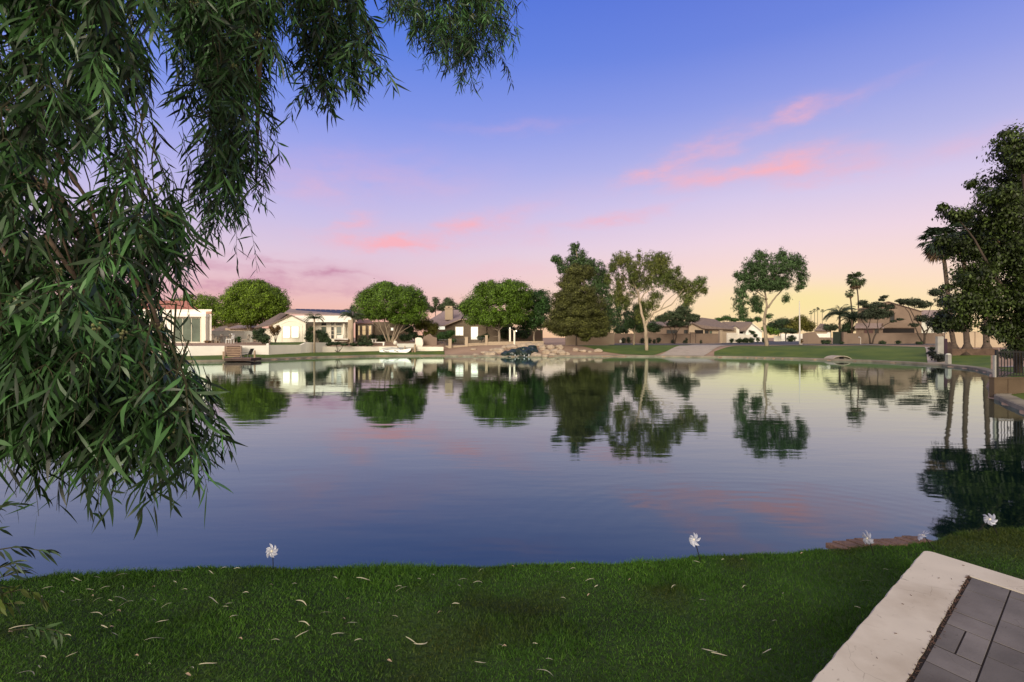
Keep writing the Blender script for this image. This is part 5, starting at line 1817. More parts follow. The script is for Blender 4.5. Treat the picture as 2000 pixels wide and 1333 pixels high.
mb.obj('backrest', METAL_BLK, ac)
for sx, hh_ in ((-.4, .2), (.3, .3)):
    for sy in (-.28, .28):
        MB().box(x + sx - .03, x + sx + .03, y + sy - .03, y + sy + .03, z, z + hh_).obj('leg', METAL_BLK, ac)
mb = MB().box(x - .35, x + .4, y - .36, y - .29, z + .46, z + .49).box(x - .35, x + .4, y + .29, y + .36, z + .46, z + .49)
mb.obj('armrest', METAL_BLK, ac)

# boat with gangway
YB = 62.6
bt = thing('motor_boat', 'small white pontoon-style boat moored against the cream wall', 'boat', (HX(765, YB), YB, 0))
prof = [(740.5, 691.0), (741.5, 686.0), (745, 683.0), (757, 684.5), (765, 683.2), (783, 683.5), (795, 682), (803, 680.8), (801.5, 684.5), (797, 688.2), (790, 690.8)]
V = []
nsec = len(prof)
mb = MB()
mb.prism([P(px, py, YB) for px, py in prof], (0, 1.5, 0))
mb.obj('hull', PLASTIC_WHITE, bt)
MB().box(HX(740, YB), HX(788, YB), YB - .1, YB + 1.6, -.05, HZ(691.2, YB)).obj('pontoon', PLASTIC_WHITE, bt)
MB().box(HX(741, YB), HX(787, YB), YB - .03, YB - .002, HZ(691.1, YB) + .01, HZ(690.2, YB)).obj('rub_rail', PLASTIC_GREY, bt)
mb = MB()
mb.prism([P(px, py, YB + .2) for px, py in [(743, 683.2), (748, 680), (760, 678.5), (778, 680.5), (782, 683.6)]], (0, 1.1, 0))
mb.obj('cover', PLASTIC_GREY, bt)
for px, s_ in ((748, 1), (770, 1)):
    MB().tube([P(px, 684.5, YB - .02), P(px + 5, 687, YB - .08), P(px + 8, 687.8, YB - .06)], .035, 5).obj('grab_line', METAL_BLK, bt)
MB().box(HX(755, YB), HX(760, YB), YB - .06, YB - .003, HZ(689, YB), HZ(686.3, YB)).obj('fender', PLASTIC_GREY, bt)
gw = thing('gangway', 'grey plank gangway with side rails behind the white boat', 'gangway', (HX(790, 64.8), 64.8, .3))
mb = MB()
mb.box(HX(765, 65.2), HX(812, 65.2), 64.4, 65.3, HZ(681, 65), HZ(679.5, 65))
mb.obj('deck', PLASTIC_GREY, gw)
MB().box(HX(775, 65.3), HX(812, 65.3), 65.34, 65.40, HZ(679, 65), HZ(671.6, 65)).obj('side_panel', GREY_WALL, gw)
for px in (776, 790):
    MB().box(HX(px, 64.3), HX(px, 64.3) + .12, 64.2, 64.32, HZ(687, 64.3), HZ(676, 64.3)).obj('post', WOOD, gw)
for i, (px, pt, pb, lab) in enumerate([(805, 679, 694, 'left wooden mooring post beside the boat bow'), (810.5, 673, 693, 'right taller wooden mooring post beside the boat bow')]):
    Y = 63.2
    o = MB().tube([(HX(px, Y), Y, -.3), (HX(px, Y), Y, HZ(pt, Y))], [.14, .13], 9).obj('mooring_post', WOOD, None)
    tag(o, lab, 'post')
# garden ornaments by the wall
o = MB()
Y = 66.8
o.prism([P(*q) for q in [(811, 672, Y), (811, 661.5, Y), (815, 659.5, Y), (822, 660, Y), (825, 664, Y), (826, 672, Y), (824, 679, Y), (812, 679, Y)]], (0, .5, 0))
tag(o.obj('stone_pillar', CREAM_WALL), 'rounded cream stone pillar at the end of the low wall', 'pillar')
o = MB()
Y = 68.5
o.prism([P(*q) for q in [(826, 677, Y), (826, 660, Y), (833, 655, Y), (840, 652.5, Y), (846, 658.5, Y), (853, 660, Y), (853, 677, Y)]], (0, .4, 0))
tag(o.obj('garden_wall', TAN_WALL), 'short pinkish stepped wall between the cream pillar and the arching shrub', 'wall')
o = rock_mesh('flower_urn', CREAM_WALL, P(772, 670, 67.2), (.28, .28, .3), None, 77, 2)
tag(o, 'small cream urn at the foot of the stem-fan tree', 'urn')
# railings in the tan wall
for i, (a_, b_, Y, pt, pb, lab) in enumerate([(854, 876, 69.15, 663, 675, 'black rail panel left of the first tan pillar'), (882, 908, 69.8, 662.5, 674, 'black rail panel between first and second tan pillars'), (914, 947, 70.6, 660, 671, 'black rail panel between second and third tan pillars')]):
    rt = thing('railing', lab, 'railing', B((a_ + b_) / 2, Y), 'railings on the tan wall')
    MB().box(HX(a_, Y), HX(b_, Y), Y, Y + .05, HZ(pt, Y) - .05, HZ(pt, Y)).obj('top_rail', METAL_BLK, rt)
    mb = MB()
    nb = int(HX(b_, Y) - HX(a_, Y)) * 7
    for j in range(nb):
        xx = HX(a_, Y) + (HX(b_, Y) - HX(a_, Y)) * (j + .5) / nb
        mb.box(xx - .015, xx + .015, Y + .01, Y + .04, HZ(pb, Y), HZ(pt, Y) - .05)
    mb.obj('balusters', METAL_BLK, rt)

# culvert in the right-hand bank
cv = thing('culvert', 'low arched concrete culvert mouth in the right-hand bank', 'culvert', (HX(1644, 49.4), 49.4, 0))
mb = MB()
Yc = 49.2
outer, inner = [], []
for i in range(17):
    u = math.pi * i / 16
    outer.append((1645 - 20 * math.cos(u), 704.8 - 9.5 * math.sin(u)))
    inner.append((1645 - 18.4 * math.cos(u), 704.8 - 8.1 * math.sin(u)))
for i in range(16):
    mb.prism([P(*outer[i], Yc), P(*outer[i + 1], Yc), P(*inner[i + 1], Yc), P(*inner[i], Yc)], (0, 1.4, 0))
mb.obj('arch', CONCRETE, cv)
mb = MB()
mb.prism([P(q[0], q[1], Yc + .3) for q in inner], (0, .05, 0))
mb.obj('headwall', CONCRETE_DK, cv)
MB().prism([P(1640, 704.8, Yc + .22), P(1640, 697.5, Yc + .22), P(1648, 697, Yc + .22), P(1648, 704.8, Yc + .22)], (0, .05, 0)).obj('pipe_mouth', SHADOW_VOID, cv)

# ---------------------------------------------------------------- right-hand terrace: block wall and fence
YW = 18.6
bw = thing('block_wall', 'brown block retaining wall under the black fence at the right', 'wall', (HX(1942, YW), YW, .1))
xL, xR = HX(1942, YW), 26.0
MB().box(xL, xR, YW, YW + .2, -.1, HZ(737.5, YW) - .05).obj('wall_body', BLOCK_WALL, bw)
MB().box(xL - .02, xR, YW - .03, YW + .23, HZ(737.5, YW) - .047, HZ(737.5, YW)).obj('coping', BLOCK_WALL, bw)
mb = MB()
for px in (1968, 2040):
    mb.box(HX(px, YW), HX(px, YW) + .02, YW - .012, YW - .003, .1, HZ(738.5, YW))
mb.obj('joint', mat('joint_dark', (.07, .045, .03), .9, .2, 3), bw)
fz0, fz1 = HZ(737.5, YW), HZ(687, YW)
fn = thing('metal_fence', 'black metal picket fence on the brown block wall', 'fence', (HX(1947, YW), YW + .1, fz0))
ypf = YW + .1
MB().box(HX(1949.5, YW), HX(1949.5, YW) + .07, ypf - .035, ypf + .035, fz0, fz1 + .06).obj('post', METAL_BLK, fn)
MB().box(HX(1945.3, YW), HX(1948.6, YW), ypf - .05, ypf + .03, fz0 + .002, fz0 + .80).obj('end_board', MATS['board_grey'], fn)
MB().box(HX(1951, YW), xR, ypf - .02, ypf + .02, fz1 - .04, fz1).obj('top_rail', METAL_BLK, fn)
MB().box(HX(1951, YW), xR, ypf - .02, ypf + .02, fz0 + .04, fz0 + .07).obj('bottom_rail', METAL_BLK, fn)
for i in range(64):
    xx = HX(1955, YW) + i * .112
    MB().box(xx - .009, xx + .009, ypf - .009, ypf + .009, fz0 + .07, fz1 - .04).obj('picket', METAL_BLK, fn)

# ---------------------------------------------------------------- foreground patio
pavm = mat('paver', (.128, .117, .114), .85, .2, 6, bump=.08, bscale=120, island=.2)
weather(pavm, (.07, .05, .045), 2.5, 14)
JOINT = mat('joint_sand', (.014, .010, .008), .95, .3, 8)


def loc2(a_, b_, z):
    p = PO + DL * a_ + DR * b_
    return (p[0], p[1], z)


CAPW = .243
LA, LB = 4.2, 3.2
capt = MB()
# rounded outer corner cap: two straight runs + corner fan, bevelled edge
rc = .05
ringpts = []


def cap_outline(off):
    pts = [loc2(LA, off, 0)]
    for a_ in np.linspace(LA, off + rc, 80)[1:-1]:
        pts.append(loc2(a_, off + .0022 * math.sin(a_ * 23) + .0016 * math.sin(a_ * 57 + 1), 0))
    for i in range(7):
        u = i / 6 * math.pi / 2
        pts.append(loc2(off + rc * (1 - math.sin(u)), off + rc * (1 - math.cos(u)), 0))
    pts.append(loc2(off, LB, 0))
    return pts


rowz = [(-.012, -.03), (-.012, -.005), (0, .0), ]
rows = []
profile = [(0.0, PZ - .10), (-.022, PZ - .085), (-.022, PZ - .02), (-.008, PZ), ]
for off, z in profile:
    rows.append([(q[0], q[1], z) for q in cap_outline(off)])
# inner edge, irregular
inner_l = [loc2(a_, CAPW * .96 + random.uniform(-.006, .008), PZ) for a_ in np.linspace(LA, CAPW, 60)]
inner_r = [loc2(CAPW * .82, b_, PZ) for b_ in np.linspace(CAPW * .96, LB, 12)]
V, Fs = [], []
no = len(rows[0])
for r_ in rows:
    V += r_
for j in range(len(rows) - 1):
    for i in range(no - 1):
        Fs.append((j * no + i, j * no + i + 1, (j + 1) * no + i + 1, (j + 1) * no + i))
# top surface as an n-gon
top_outer = list(range((len(rows) - 1) * no, len(rows) * no))
CAb = CAPW * .82
inner_l = [loc2(a_, CAPW * .98 + .0016 * math.sin(a_ * 31) + random.uniform(-.0012, .0012), PZ) for a_ in np.linspace(LA, CAb, 70)]
inner_r = [loc2(CAb, b_, PZ) for b_ in np.linspace(CAPW * .96, LB, 12)][1:]
ist = len(V)
V += inner_l + inner_r
inn = list(range(ist, len(V)))
Fs.append(tuple(top_outer + inn[::-1]))
ist2 = len(V)
V += [(q[0], q[1], PZ - .08) for q in inner_l + inner_r]
for i in range(len(inn) - 1):
    Fs.append((inn[i], inn[i + 1], ist2 + i + 1, ist2 + i))
pt = thing('patio', 'raised corner of the paved patio at the bottom right', 'patio', loc2(0, 0, .45))
me_ = link('coping', V, Fs, CAP, pt)
mb = MB()
mb.prism([loc2(LA, .02, .3), loc2(.02, .02, .3), loc2(.02, LB, .3), loc2(LA, LB, .3)], (0, 0, PZ - .10 - .3))
mb.obj('base_wall', CREAM_WALL, pt)
mb = MB()
mb.prism([loc2(LA, CAPW * .8, PZ - .09), loc2(.1, CAPW * .8, PZ - .09), loc2(.1, LB, PZ - .09), loc2(LA, LB, PZ - .09)], (0, 0, .0852))
mb.obj('joint_bed', JOINT, pt)
mb = MB()


def paver(a0, a1, b0, b1):
    g = .0036
    a0 += g
    a1 -= g
    b0 += g
    b1 -= g
    e = .0008
    z = PZ - .003 + random.uniform(-.0008, .0008)
    V = [loc2(a0, b0, z - .03), loc2(a1, b0, z - .03), loc2(a1, b1, z - .03), loc2(a0, b1, z - .03),
         loc2(a0, b0, z - e), loc2(a1, b0, z - e), loc2(a1, b1, z - e), loc2(a0, b1, z - e),
         loc2(a0 + e, b0 + e, z), loc2(a1 - e, b0 + e, z), loc2(a1 - e, b1 - e, z), loc2(a0 + e, b1 - e, z)]
    mb.add(V, [(8, 9, 10, 11)] + [(i, (i + 1) % 4, 4 + (i + 1) % 4, 4 + i) for i in range(4)] + [(4 + i, 4 + (i + 1) % 4, 8 + (i + 1) % 4, 8 + i) for i in range(4)])


b_ = CAPW + .010
widths = [.168, .255, .17, .255, .17, .34, .17, .26, .17, .26, .17]
rr_ = random.Random(5)
pats = [[.205, .335, .17, .26, .17, .335], [.10, .34, .26, .17, .34], [.26, .17, .34, .17], [.15, .26, .17, .34]]
for wi, w in enumerate(widths):
    if b_ + w > LB:
        break
    a_ = CAb + .004
    k = 0
    pat = pats[wi % 4]
    while a_ < LA:
        L_ = pat[k % len(pat)]
        k += 1
        if .2 < L_ < .27 and a_ > .85 and rr_.random() < .8:
            cut = w * .46
            paver(a_, a_ + L_, b_, b_ + cut)
            paver(a_, a_ + L_, b_ + cut, b_ + w)
        else:
            paver(a_, a_ + L_, b_, b_ + w)
        a_ += L_
    b_ += w
mb.obj('pavers', pavm, pt)
# debris in the joint beside the coping
db = MB()
for i in range(360):
    a_ = random.uniform(CAb, 2.4)
    q = loc2(a_, CAPW + random.gauss(.003, .0045) + (.03 * math.exp(-((a_ - 1.05) / .06) ** 2)) * random.uniform(-1, 1), PZ - .004 + random.uniform(0, .006))
    an = random.uniform(0, 6.3)
    l_ = random.uniform(.004, .014)
    db.tube([q, (q[0] + l_ * math.cos(an), q[1] + l_ * math.sin(an), q[2] + .003)], random.uniform(.0008, .002), 4)
for i in range(9):
    q = loc2(random.uniform(0.03, 2.2), random.uniform(.03, CAPW - .02), PZ + .002)
    an = random.uniform(0, 6.3)
    db.tube([q, (q[0] + .012 * math.cos(an), q[1] + .008 * math.sin(an), q[2])], .0016, 4)
tag(db.obj('debris', mat('debris_brown', (.085, .05, .04), .95, .5, 20)), 'brown leaf crumbs gathered in the joint of the patio edge', 'debris', kind='stuff')

# brick edging at the water
be = thing('brick_edging', 'row of reddish bricks laid slanting along the bank edge', 'bricks', (2.9, 4.2, .48))
nb = 12
for i in range(nb):
    u = i / (nb - 1)
    xx = HX(1622 + 176 * u, 4.22 + .08 * u)
    yb = bankY(xx) + .085
    z = .510 + .006 * math.sin(i * 2.1)
    w = .036
    dx, dy = .06, -.125
    c = random.uniform(-.006, .006)
    V = []
    for zz, e in ((z - .045, 0), (z - .004, 0), (z, .003)):
        V += [(xx - w + e, yb - e + c, zz), (xx + w - e, yb - e + c, zz), (xx + w - e + dx, yb + dy + e + c, zz), (xx - w + e + dx, yb + dy + e + c, zz)]
    mb = MB()
    mb.add(V, [(8, 9, 10, 11)[::-1]] + [(j * 4 + k, j * 4 + (k + 1) % 4, j * 4 + 4 + (k + 1) % 4, j * 4 + 4 + k) for j in range(2) for k in range(4)])
    mb.obj('brick', BRICK_ED, be)


# ---------------------------------------------------------------- pinwheels
PETAL = mat('pinwheel_foil', (.44, .46, .55), .35, .12, 20, spec=.7, trans=.25)
HUB = mat('pinwheel_hub', (.7, .66, .55), .5, .1, 10)


def pinwheel(label, bpx, bpy, hpx, hpy, rpx, facing, nblades=8, grp='pinwheels stuck in the bank'):
    # base on the lawn: find distance where the lawn surface projects to the base pixel
    best = None
    for Y in np.arange(2.5, 7, .004):
        x = HX(bpx, Y)
        if bankY(x) - Y < -.02:
            break
        z = float(lawn_z(np.array([x]), np.array([Y]))[0])
        if z >= HZ(bpy, Y):
            best = (x, Y, z)
            break
        best = (x, Y, z)
    x, Y, z = best
    head = Vector(P(hpx, hpy, Y - .01))
    r = thing('pinwheel', label, 'pinwheel', (x, Y, z), grp)
    MB().tube([(x, Y, z - .05), head], [.0035, .0035], 6).obj('stake', METAL_BLK, r)
    f = Vector(facing).normalized()
    Rr = rpx / 1000 * Y
    h = head + f * .012
    s = f.cross(Vector((0, 0, 1))).normalized()
    u = s.cross(f).normalized()
    for i in range(nblades):
        an = 2 * math.pi * (i + random.uniform(-.25, .25)) / nblades + .3
        kb = random.uniform(.75, 1.1)
        kc = random.uniform(.5, 1.6)
        d = s * math.cos(an) + u * math.sin(an)
        q = -s * math.sin(an) + u * math.cos(an)
        V = []
        n1_, n2_ = 7, 4
        for a_ in range(n1_):
            tt = a_ / (n1_ - 1)
            for b_ in range(n2_):
                v_ = b_ / (n2_ - 1)
                wdt = Rr * .42 * math.sin(math.pi * min(1, tt * .95 + .05)) ** .8
                p = h + d * Rr * kb * tt + q * (wdt * v_ + Rr * .12 * tt) + f * (Rr * .22 * kc * math.sin(v_ * 2.2) * math.sin(math.pi * min(tt + .1, 1)))
                V.append(p)
        Fs = [(a_ * n2_ + b_, a_ * n2_ + b_ + 1, (a_ + 1) * n2_ + b_ + 1, (a_ + 1) * n2_ + b_) for a_ in range(n1_ - 1) for b_ in range(n2_ - 1)]
        MB().add(V, Fs).obj('petal', PETAL, r, True)
    MB().tube([h - f * .004, h + f * .004, h + f * .012], [Rr * .16, Rr * .2, Rr * .06], 10).obj('hub', HUB, r, True)


pinwheel('white pinwheel facing the camera, alone at the left bank', 534.5, 1105, 532.5, 1076, 14, (.1, -1, .15))
pinwheel('leaning silver pinwheel right of the picture centre', 1371, 1097, 1357, 1054, 13, (-.75, -.75, .25))
pinwheel('silver pinwheel seen edge-on, left one by the bricks', 1711, 1089, 1697, 1051, 15, (-1, -.35, -.15))
pinwheel('strongly tilted silver pinwheel, right one by the bricks', 1836, 1076, 1806, 1049, 15, (-.75, .35, .75))
pinwheel('pinwheel against the black reflection at the far right bank', 1955, 1049, 1935, 1014, 14, (-1, -.5, -.1))

# ---------------------------------------------------------------- fallen leaves on the lawn
LITTER = mat('fallen_leaf_pale', (.46, .43, .30), .7, .25, 30, island=.2)
LITTER_T = mat('fallen_leaf_tan', (.40, .29, .20), .8, .25, 30)


def leaf_blade(L_, W_, curve, lift, n=8):
    V, Fs = [], []
    for i in range(n + 1):
        tt = i / n
        an = curve * (tt - .5)
        rad_ = L_ / (abs(curve) + 1e-6)
        cx = rad_ * math.sin(an) if abs(curve) > .01 else L_ * (tt - .5)
        cy = rad_ * (1 - math.cos(an)) * (1 if curve > 0 else -1) if abs(curve) > .01 else 0
        w = W_ * .5 * math.sin(math.pi * min(1, max(0, tt * .94 + .03))) ** .7
        nx, ny = -math.sin(an), math.cos(an)
        z = lift * math.sin(math.pi * tt) + lift * .4 * math.sin(tt * 5)
        V += [(cx + nx * w, cy + ny * w, z + w * .35), (cx, cy, z), (cx - nx * w, cy - ny * w, z + w * .35)]
    for i in range(n):
        a_ = i * 3
        Fs += [(a_, a_ + 3, a_ + 4, a_ + 1), (a_ + 1, a_ + 4, a_ + 5, a_ + 2)]
    return V, Fs


litter_meshes = []
for i, (L_, W_, c_, lf) in enumerate([(.095, .009, .8, .006), (.12, .010, -.6, .008), (.08, .008, .3, .005), (.11, .010, 1.7, .008), (.055, .009, -.3, .004), (.04, .014, .5, .006), (.09, .007, -1.2, .006)]):
    V, Fs = leaf_blade(L_, W_, c_, lf)
    me = mesh_np('fallen_leaf', np.array(V), Fs)
    me.polygons.foreach_set('use_smooth', np.ones(len(me.polygons), dtype=bool))
    me.materials.append(LITTER if i != 5 else LITTER_T)
    litter_meshes.append(me)


def lawn_point(px, py):
    for Y in np.arange(1.2, 6, .01):
        x = HX(px, Y)
        z = float(lawn_z(np.array([x]), np.array([Y]))[0])
        if z >= HZ(py, Y):
            return x, Y, z
    return None


SPOT = [(235, 1177, 1), (190, 1180, 0), (215, 1180, 2), (155, 1120, 2), (240, 1128, 0), (265, 1118, 4), (140, 1142, 0), (150, 1140, 1), (190, 1135, 2), (232, 1130, 0), (175, 1158, 2), (205, 1154, 2), (240, 1153, 1), (120, 1163, 4), (180, 1172, 5),
        (150, 1182, 0), (190, 1207, 1), (212, 1209, 2), (247, 1188, 3), (232, 1200, 5), (325, 1191, 0), (343, 1123, 1), (387, 1115, 0), (412, 1124, 2), (437, 1116, 4), (463, 1118, 4), (300, 1153, 5), (341, 1144, 4), (415, 1181, 1), (440, 1192, 2),
        (446, 1189, 0), (457, 1211, 4), (315, 1223, 0), (303, 1256, 1), (203, 1231, 2), (217, 1235, 5), (222, 1248, 2), (135, 1250, 0), (40, 1233, 1), (20, 1243, 5), (50, 1255, 2), (75, 1312, 1), (55, 1325, 3), (140, 1290, 0), (85, 1290, 4),
        (267, 1290, 5), (290, 1307, 4), (372, 1317, 3), (367, 1328, 5), (405, 1309, 1), (538, 1258, 2), (525, 1240, 4), (595, 1225, 1), (590, 1183, 0), (575, 1148, 4), (470, 1256, 5), (635, 1208, 3), (590, 1248, 0), (680, 1176, 5), (710, 1140, 1),
        (670, 1217, 5), (685, 1225, 0), (660, 1248, 2), (778, 1154, 2), (785, 1157, 1), (818, 1137, 4), (845, 1130, 4), (905, 1140, 1), (933, 1145, 0), (895, 1151, 4), (772, 1213, 2), (802, 1260, 1), (823, 1270, 3), (978, 1270, 0), (985, 1272, 5),
        (890, 1187, 4), (1002, 1112, 5), (1087, 1123, 2), (1152, 1141, 1), (1165, 1153, 4), (1100, 1176, 4), (1150, 1171, 5), (1045, 1266, 4), (1073, 1298, 4), (1065, 1322, 1), (938, 1307, 3), (1119, 1117, 4), (1263, 1107, 4), (1315, 1152, 0),
        (1373, 1180, 2), (1360, 1104, 2), (1385, 1285, 3), (1405, 1290, 1), (1503, 1282, 3), (1453, 1152, 0), (1530, 1167, 4), (1730, 1119, 4), (1513, 1220, 4), (1675, 1196, 4), (1567, 1088, 5), (1450, 1100, 5), (1412, 1098, 4), (1690, 1142, 2),
        (55, 1160, 2), (92, 1158, 0), (75, 1175, 4), (300, 1180, 4), (360, 1160, 2), (480, 1165, 4), (530, 1150, 5), (620, 1120, 4), (655, 1135, 4), (740, 1185, 4), (860, 1205, 5), (1230, 1140, 5), (940, 1120, 4), (700, 1260, 4), (760, 1300, 5)]
LAB = ['pale curved fallen leaf on the grass', 'long pale sickle-shaped fallen leaf on the grass', 'slim straight pale fallen leaf on the grass', 'pale fallen leaf curled into a hook on the grass',
       'short pale fallen leaf on the grass', 'small broad tan fallen leaf on the grass', 'thin bent fallen leaf on the grass']
for px, py, kind in SPOT:
    q = lawn_point(px, py)
    if q is None:
        continue
    o = bpy.data.objects.new('fallen_leaf', litter_meshes[kind])
    COL.objects.link(o)
    o.location = (q[0], q[1], q[2] + random.uniform(.018, .026))
    o.rotation_euler = (random.uniform(-.35, .35), random.uniform(-.3, .3), random.uniform(-.7, .7) + (math.pi if random.random() < .5 else 0))
    sc_ = random.uniform(.5, .92)
    o.scale = (sc_,) * 3
    tag(o, LAB[kind], 'leaf', 'fallen ' + ['curved', 'sickle', 'straight', 'hooked', 'short', 'broad tan', 'bent'][kind] + ' leaves on the near lawn')


# ---------------------------------------------------------------- near hanging eucalyptus
def sickle_leaves(base, dirn, nrm, ln, wd, curve, n=5):
    """curved lanceolate leaves, vectorised"""
    m = len(base)
    d = unit(dirn)
    side = unit(np.cross(d, nrm))
    nr = np.cross(side, d)
    rows = []
    p = base.copy()
    dd = d.copy()
    prof_ = [.12, .62, 1.0, .85, .5, .04]
    twist = rng.uniform(-.5, .5, m)[:, None]
    for i in range(n + 1):
        w = (wd * prof_[i])[:, None] * .5
        sd2 = unit(side * np.cos(twist * i / n) + nr * np.sin(twist * i / n))
        rows.append(p - sd2 * w)
        rows.append(p + sd2 * w)
        p = p + dd * (ln / n)[:, None]
        dd = unit(dd + side * (curve / n)[:, None] + np.array([0, 0, -.13]))
    V = np.stack(rows, 1).reshape(-1, 3)
    k = np.arange(m)[:, None] * (2 * (n + 1))
    Fq = np.concatenate([k + np.array([[2 * i, 2 * i + 1, 2 * i + 3, 2 * i + 2]]) for i in range(n)], 0)
    return V, Fq


def in_poly(px, py, poly):
    poly = np.array(poly, float)
    c = np.zeros(len(px), bool)
    n = len(poly)
    for i in range(n):
        ax, ay = poly[i]
        bx, by = poly[(i + 1) % n]
        c ^= ((ay > py) != (by > py)) & (px < (bx - ax) * (py - ay) / (by - ay + 1e-9) + ax)
    return c


# each mass: outline (as seen from the patio), distance range, number of hanging twigs, leaf length
MASSES = [
    ([(-260, -160), (310, -160), (325, 10), (298, 60), (280, 130), (262, 210), (262, 250), (282, 330), (305, 400), (318, 470), (318, 540), (295, 600), (300, 660), (325, 720), (335, 800), (-260, 800)], (2.0, 3.6), 430, .108),
    ([(-260, 620), (285, 640), (325, 700), (355, 760), (385, 830), (375, 880), (350, 920), (325, 935), (308, 880), (275, 860), (205, 915), (150, 905), (80, 895), (20, 860), (-260, 860)], (1.8, 3.2), 350, .104),
    ([(300, -200), (600, -200), (545, 60), (515, 150), (505, 250), (488, 330), (472, 400), (445, 445), (408, 430), (392, 330), (395, 250), (350, 185), (335, 80)], (2.9, 4.4), 240, .105),
    ([(545, -200), (745, -200), (735, 60), (728, 140), (700, 165), (680, 130), (650, 185), (625, 218), (595, 185), (575, 110)], (3.7, 5.0), 140, .11),
    ([(765, -160), (1010, -160), (990, 50), (960, 130), (925, 155), (905, 195), (890, 180), (880, 110), (840, 125), (820, 100), (800, 40), (775, 50)], (6.0, 7.8), 210, .115),
    ([(260, 430), (345, 400), (360, 450), (345, 500), (320, 535), (270, 580)], (2.3, 3.0), 12, .115),
]
tree_base = (-4.6, 2.6, .46)
near = thing('eucalyptus_tree', 'big weeping eucalyptus hanging long narrow leaves across the left side', 'tree', tree_base)
LB_, LD_, LN_, LL_, LW_, LC_ = [], [], [], [], [], []
tw = MB()
buds = []
for poly, (d0, d1), ntw, lfl in MASSES:
    pa = np.array(poly)
    cnt = 0
    tries = 0
    while cnt < ntw and tries < ntw * 30:
        tries += 1
        px = rng.uniform(pa[:, 0].min(), pa[:, 0].max())
        py = rng.uniform(pa[:, 1].min(), pa[:, 1].max())
        if not in_poly(np.array([px]), np.array([py]), poly)[0]:
            continue
        D = rng.uniform(d0, d1)
        # lace-like thinner zones where the sky shows through
        thin = (abs(px - 150) < 120 and 330 < py < 455) or (px < 60 and 40 < py < 240)
        if thin and rng.random() < .62:
            continue
        cnt += 1
        sc = (D / 3.0) ** .35
        tip = np.array(P(px, py, D)) + np.array([0, 0, .16 * sc])
        # a short woody shoot with several arching, drooping twigs
        if rng.random() < .22:
            tw.tube([tip + np.array([rng.uniform(-.12, .05), rng.uniform(-.08, .08), .30 * sc]), tip + np.array([-.01, 0, .14 * sc]), tip], [.0045, .0035, .0025], 4, False)
        for q in range(int(rng.integers(3, 6))):
            L_ = rng.uniform(.16, .42) * sc
            an0 = rng.uniform(0, 6.28)
            d_ = np.array([math.cos(an0) * .8, math.sin(an0) * .8, rng.uniform(-.5, .5)])
            npts = 6
            pts = [tip]
            for i in range(npts):
                d_ = d_ + np.array([0, 0, -.36])
                d_ /= np.linalg.norm(d_)
                pts.append(pts[-1] + d_ * L_ / npts)
            ex, ey = 1000 + 1000 * pts[-1][0] / pts[-1][1], 660 - 1000 * (pts[-1][2] - CZ) / pts[-1][1]
            if not in_poly(np.array([ex]), np.array([max(-150, ey - 40)]), poly)[0] and rng.random() < .75:
                continue
            tw.tube(pts, [.0020 - .0012 * i / npts for i in range(npts + 1)], 3, False)
            nl = int(L_ * 52) + 2
            for i in range(nl):
                f = (.12 + .88 * i / nl) * npts * .999
                k = min(int(f), npts - 1)
                p = pts[k] + (pts[k + 1] - pts[k]) * (f - k)
                an = i * 2.4 + rng.uniform(-.6, .6)
                tv = (pts[k + 1] - pts[k]) / (L_ / npts)
                dr = tv * .7 + np.array([math.cos(an) * .8, math.sin(an) * .8, rng.uniform(-.9, .3)])
                LB_.append(p)
                LD_.append(dr)
                LN_.append(rng.normal(size=3))
                LL_.append(lfl * rng.choice([.55, .8, 1.0, 1.25, 1.55]) * rng.uniform(.85, 1.15))
                LW_.append(lfl * rng.uniform(.10, .17))
                LC_.append(rng.uniform(-1.1, 1.1))
        if rng.random() < .14:
            buds.append(tip)
# long solitary hanging strands fringing the masses
for px, py, D in [(340, 480, 2.6), (352, 560, 2.5), (330, 600, 2.5), (345, 700, 2.4), (375, 750, 2.3), (405, 830, 2.3), (415, 860, 2.35), (385, 880, 2.2), (330, 920, 2.1), (312, 910, 2.1), (210, 950, 2.0), (150, 940, 2.0), (60, 930, 1.9), (520, 380, 3.5), (535, 300, 3.6),
                  (420, 430, 3.3), (480, 450, 3.4), (545, 180, 3.8), (300, 130, 2.7), (295, 240, 2.7), (318, 350, 2.6), (370, 330, 3.1), (640, 180, 4.4), (720, 140, 4.6), (605, 170, 4.3), (900, 130, 6.8), (940, 130, 7.0), (880, 100, 6.6), (985, 60, 7.2), (830, 80, 6.5),
                  (1010, 10, 7.4), (360, 420, 2.8), (335, 400, 2.7), (250, 900, 2.1), (20, 900, 1.9), (310, 640, 2.5)]:
    for q in range(2):
        sc = (D / 3.0) ** .35
        p0 = np.array(P(px - 14 + rng.uniform(-14, 8), py - rng.uniform(40, 110) * (2.6 / D), D))
        L_ = rng.uniform(.28, .48) * sc
        d_ = np.array([rng.uniform(-.1, .5), rng.uniform(-.3, .3), -.5])
        pts = [p0]
        for i in range(7):
            d_ = d_ + np.array([0, 0, -.3])
            d_ /= np.linalg.norm(d_)
            pts.append(pts[-1] + d_ * L_ / 7)
        tw.tube(pts, [.0018 - .0010 * i / 7 for i in range(8)], 3, False)
        nl = int(L_ * 34)
        for i in range(nl):
            f = (.1 + .9 * i / nl) * 6.99
            k = int(f)
            p = pts[k] + (pts[k + 1] - pts[k]) * (f - k)
            an = i * 2.4 + rng.uniform(-.6, .6)
            LB_.append(p)
            LD_.append(np.array([math.cos(an) * .7, math.sin(an) * .7, rng.uniform(-1.3, -.2)]))
            LN_.append(rng.normal(size=3))
            LL_.append(.10 * rng.uniform(.6, 1.35))
            LW_.append(.10 * rng.uniform(.08, .13))
            LC_.append(rng.uniform(-1.2, 1.2))
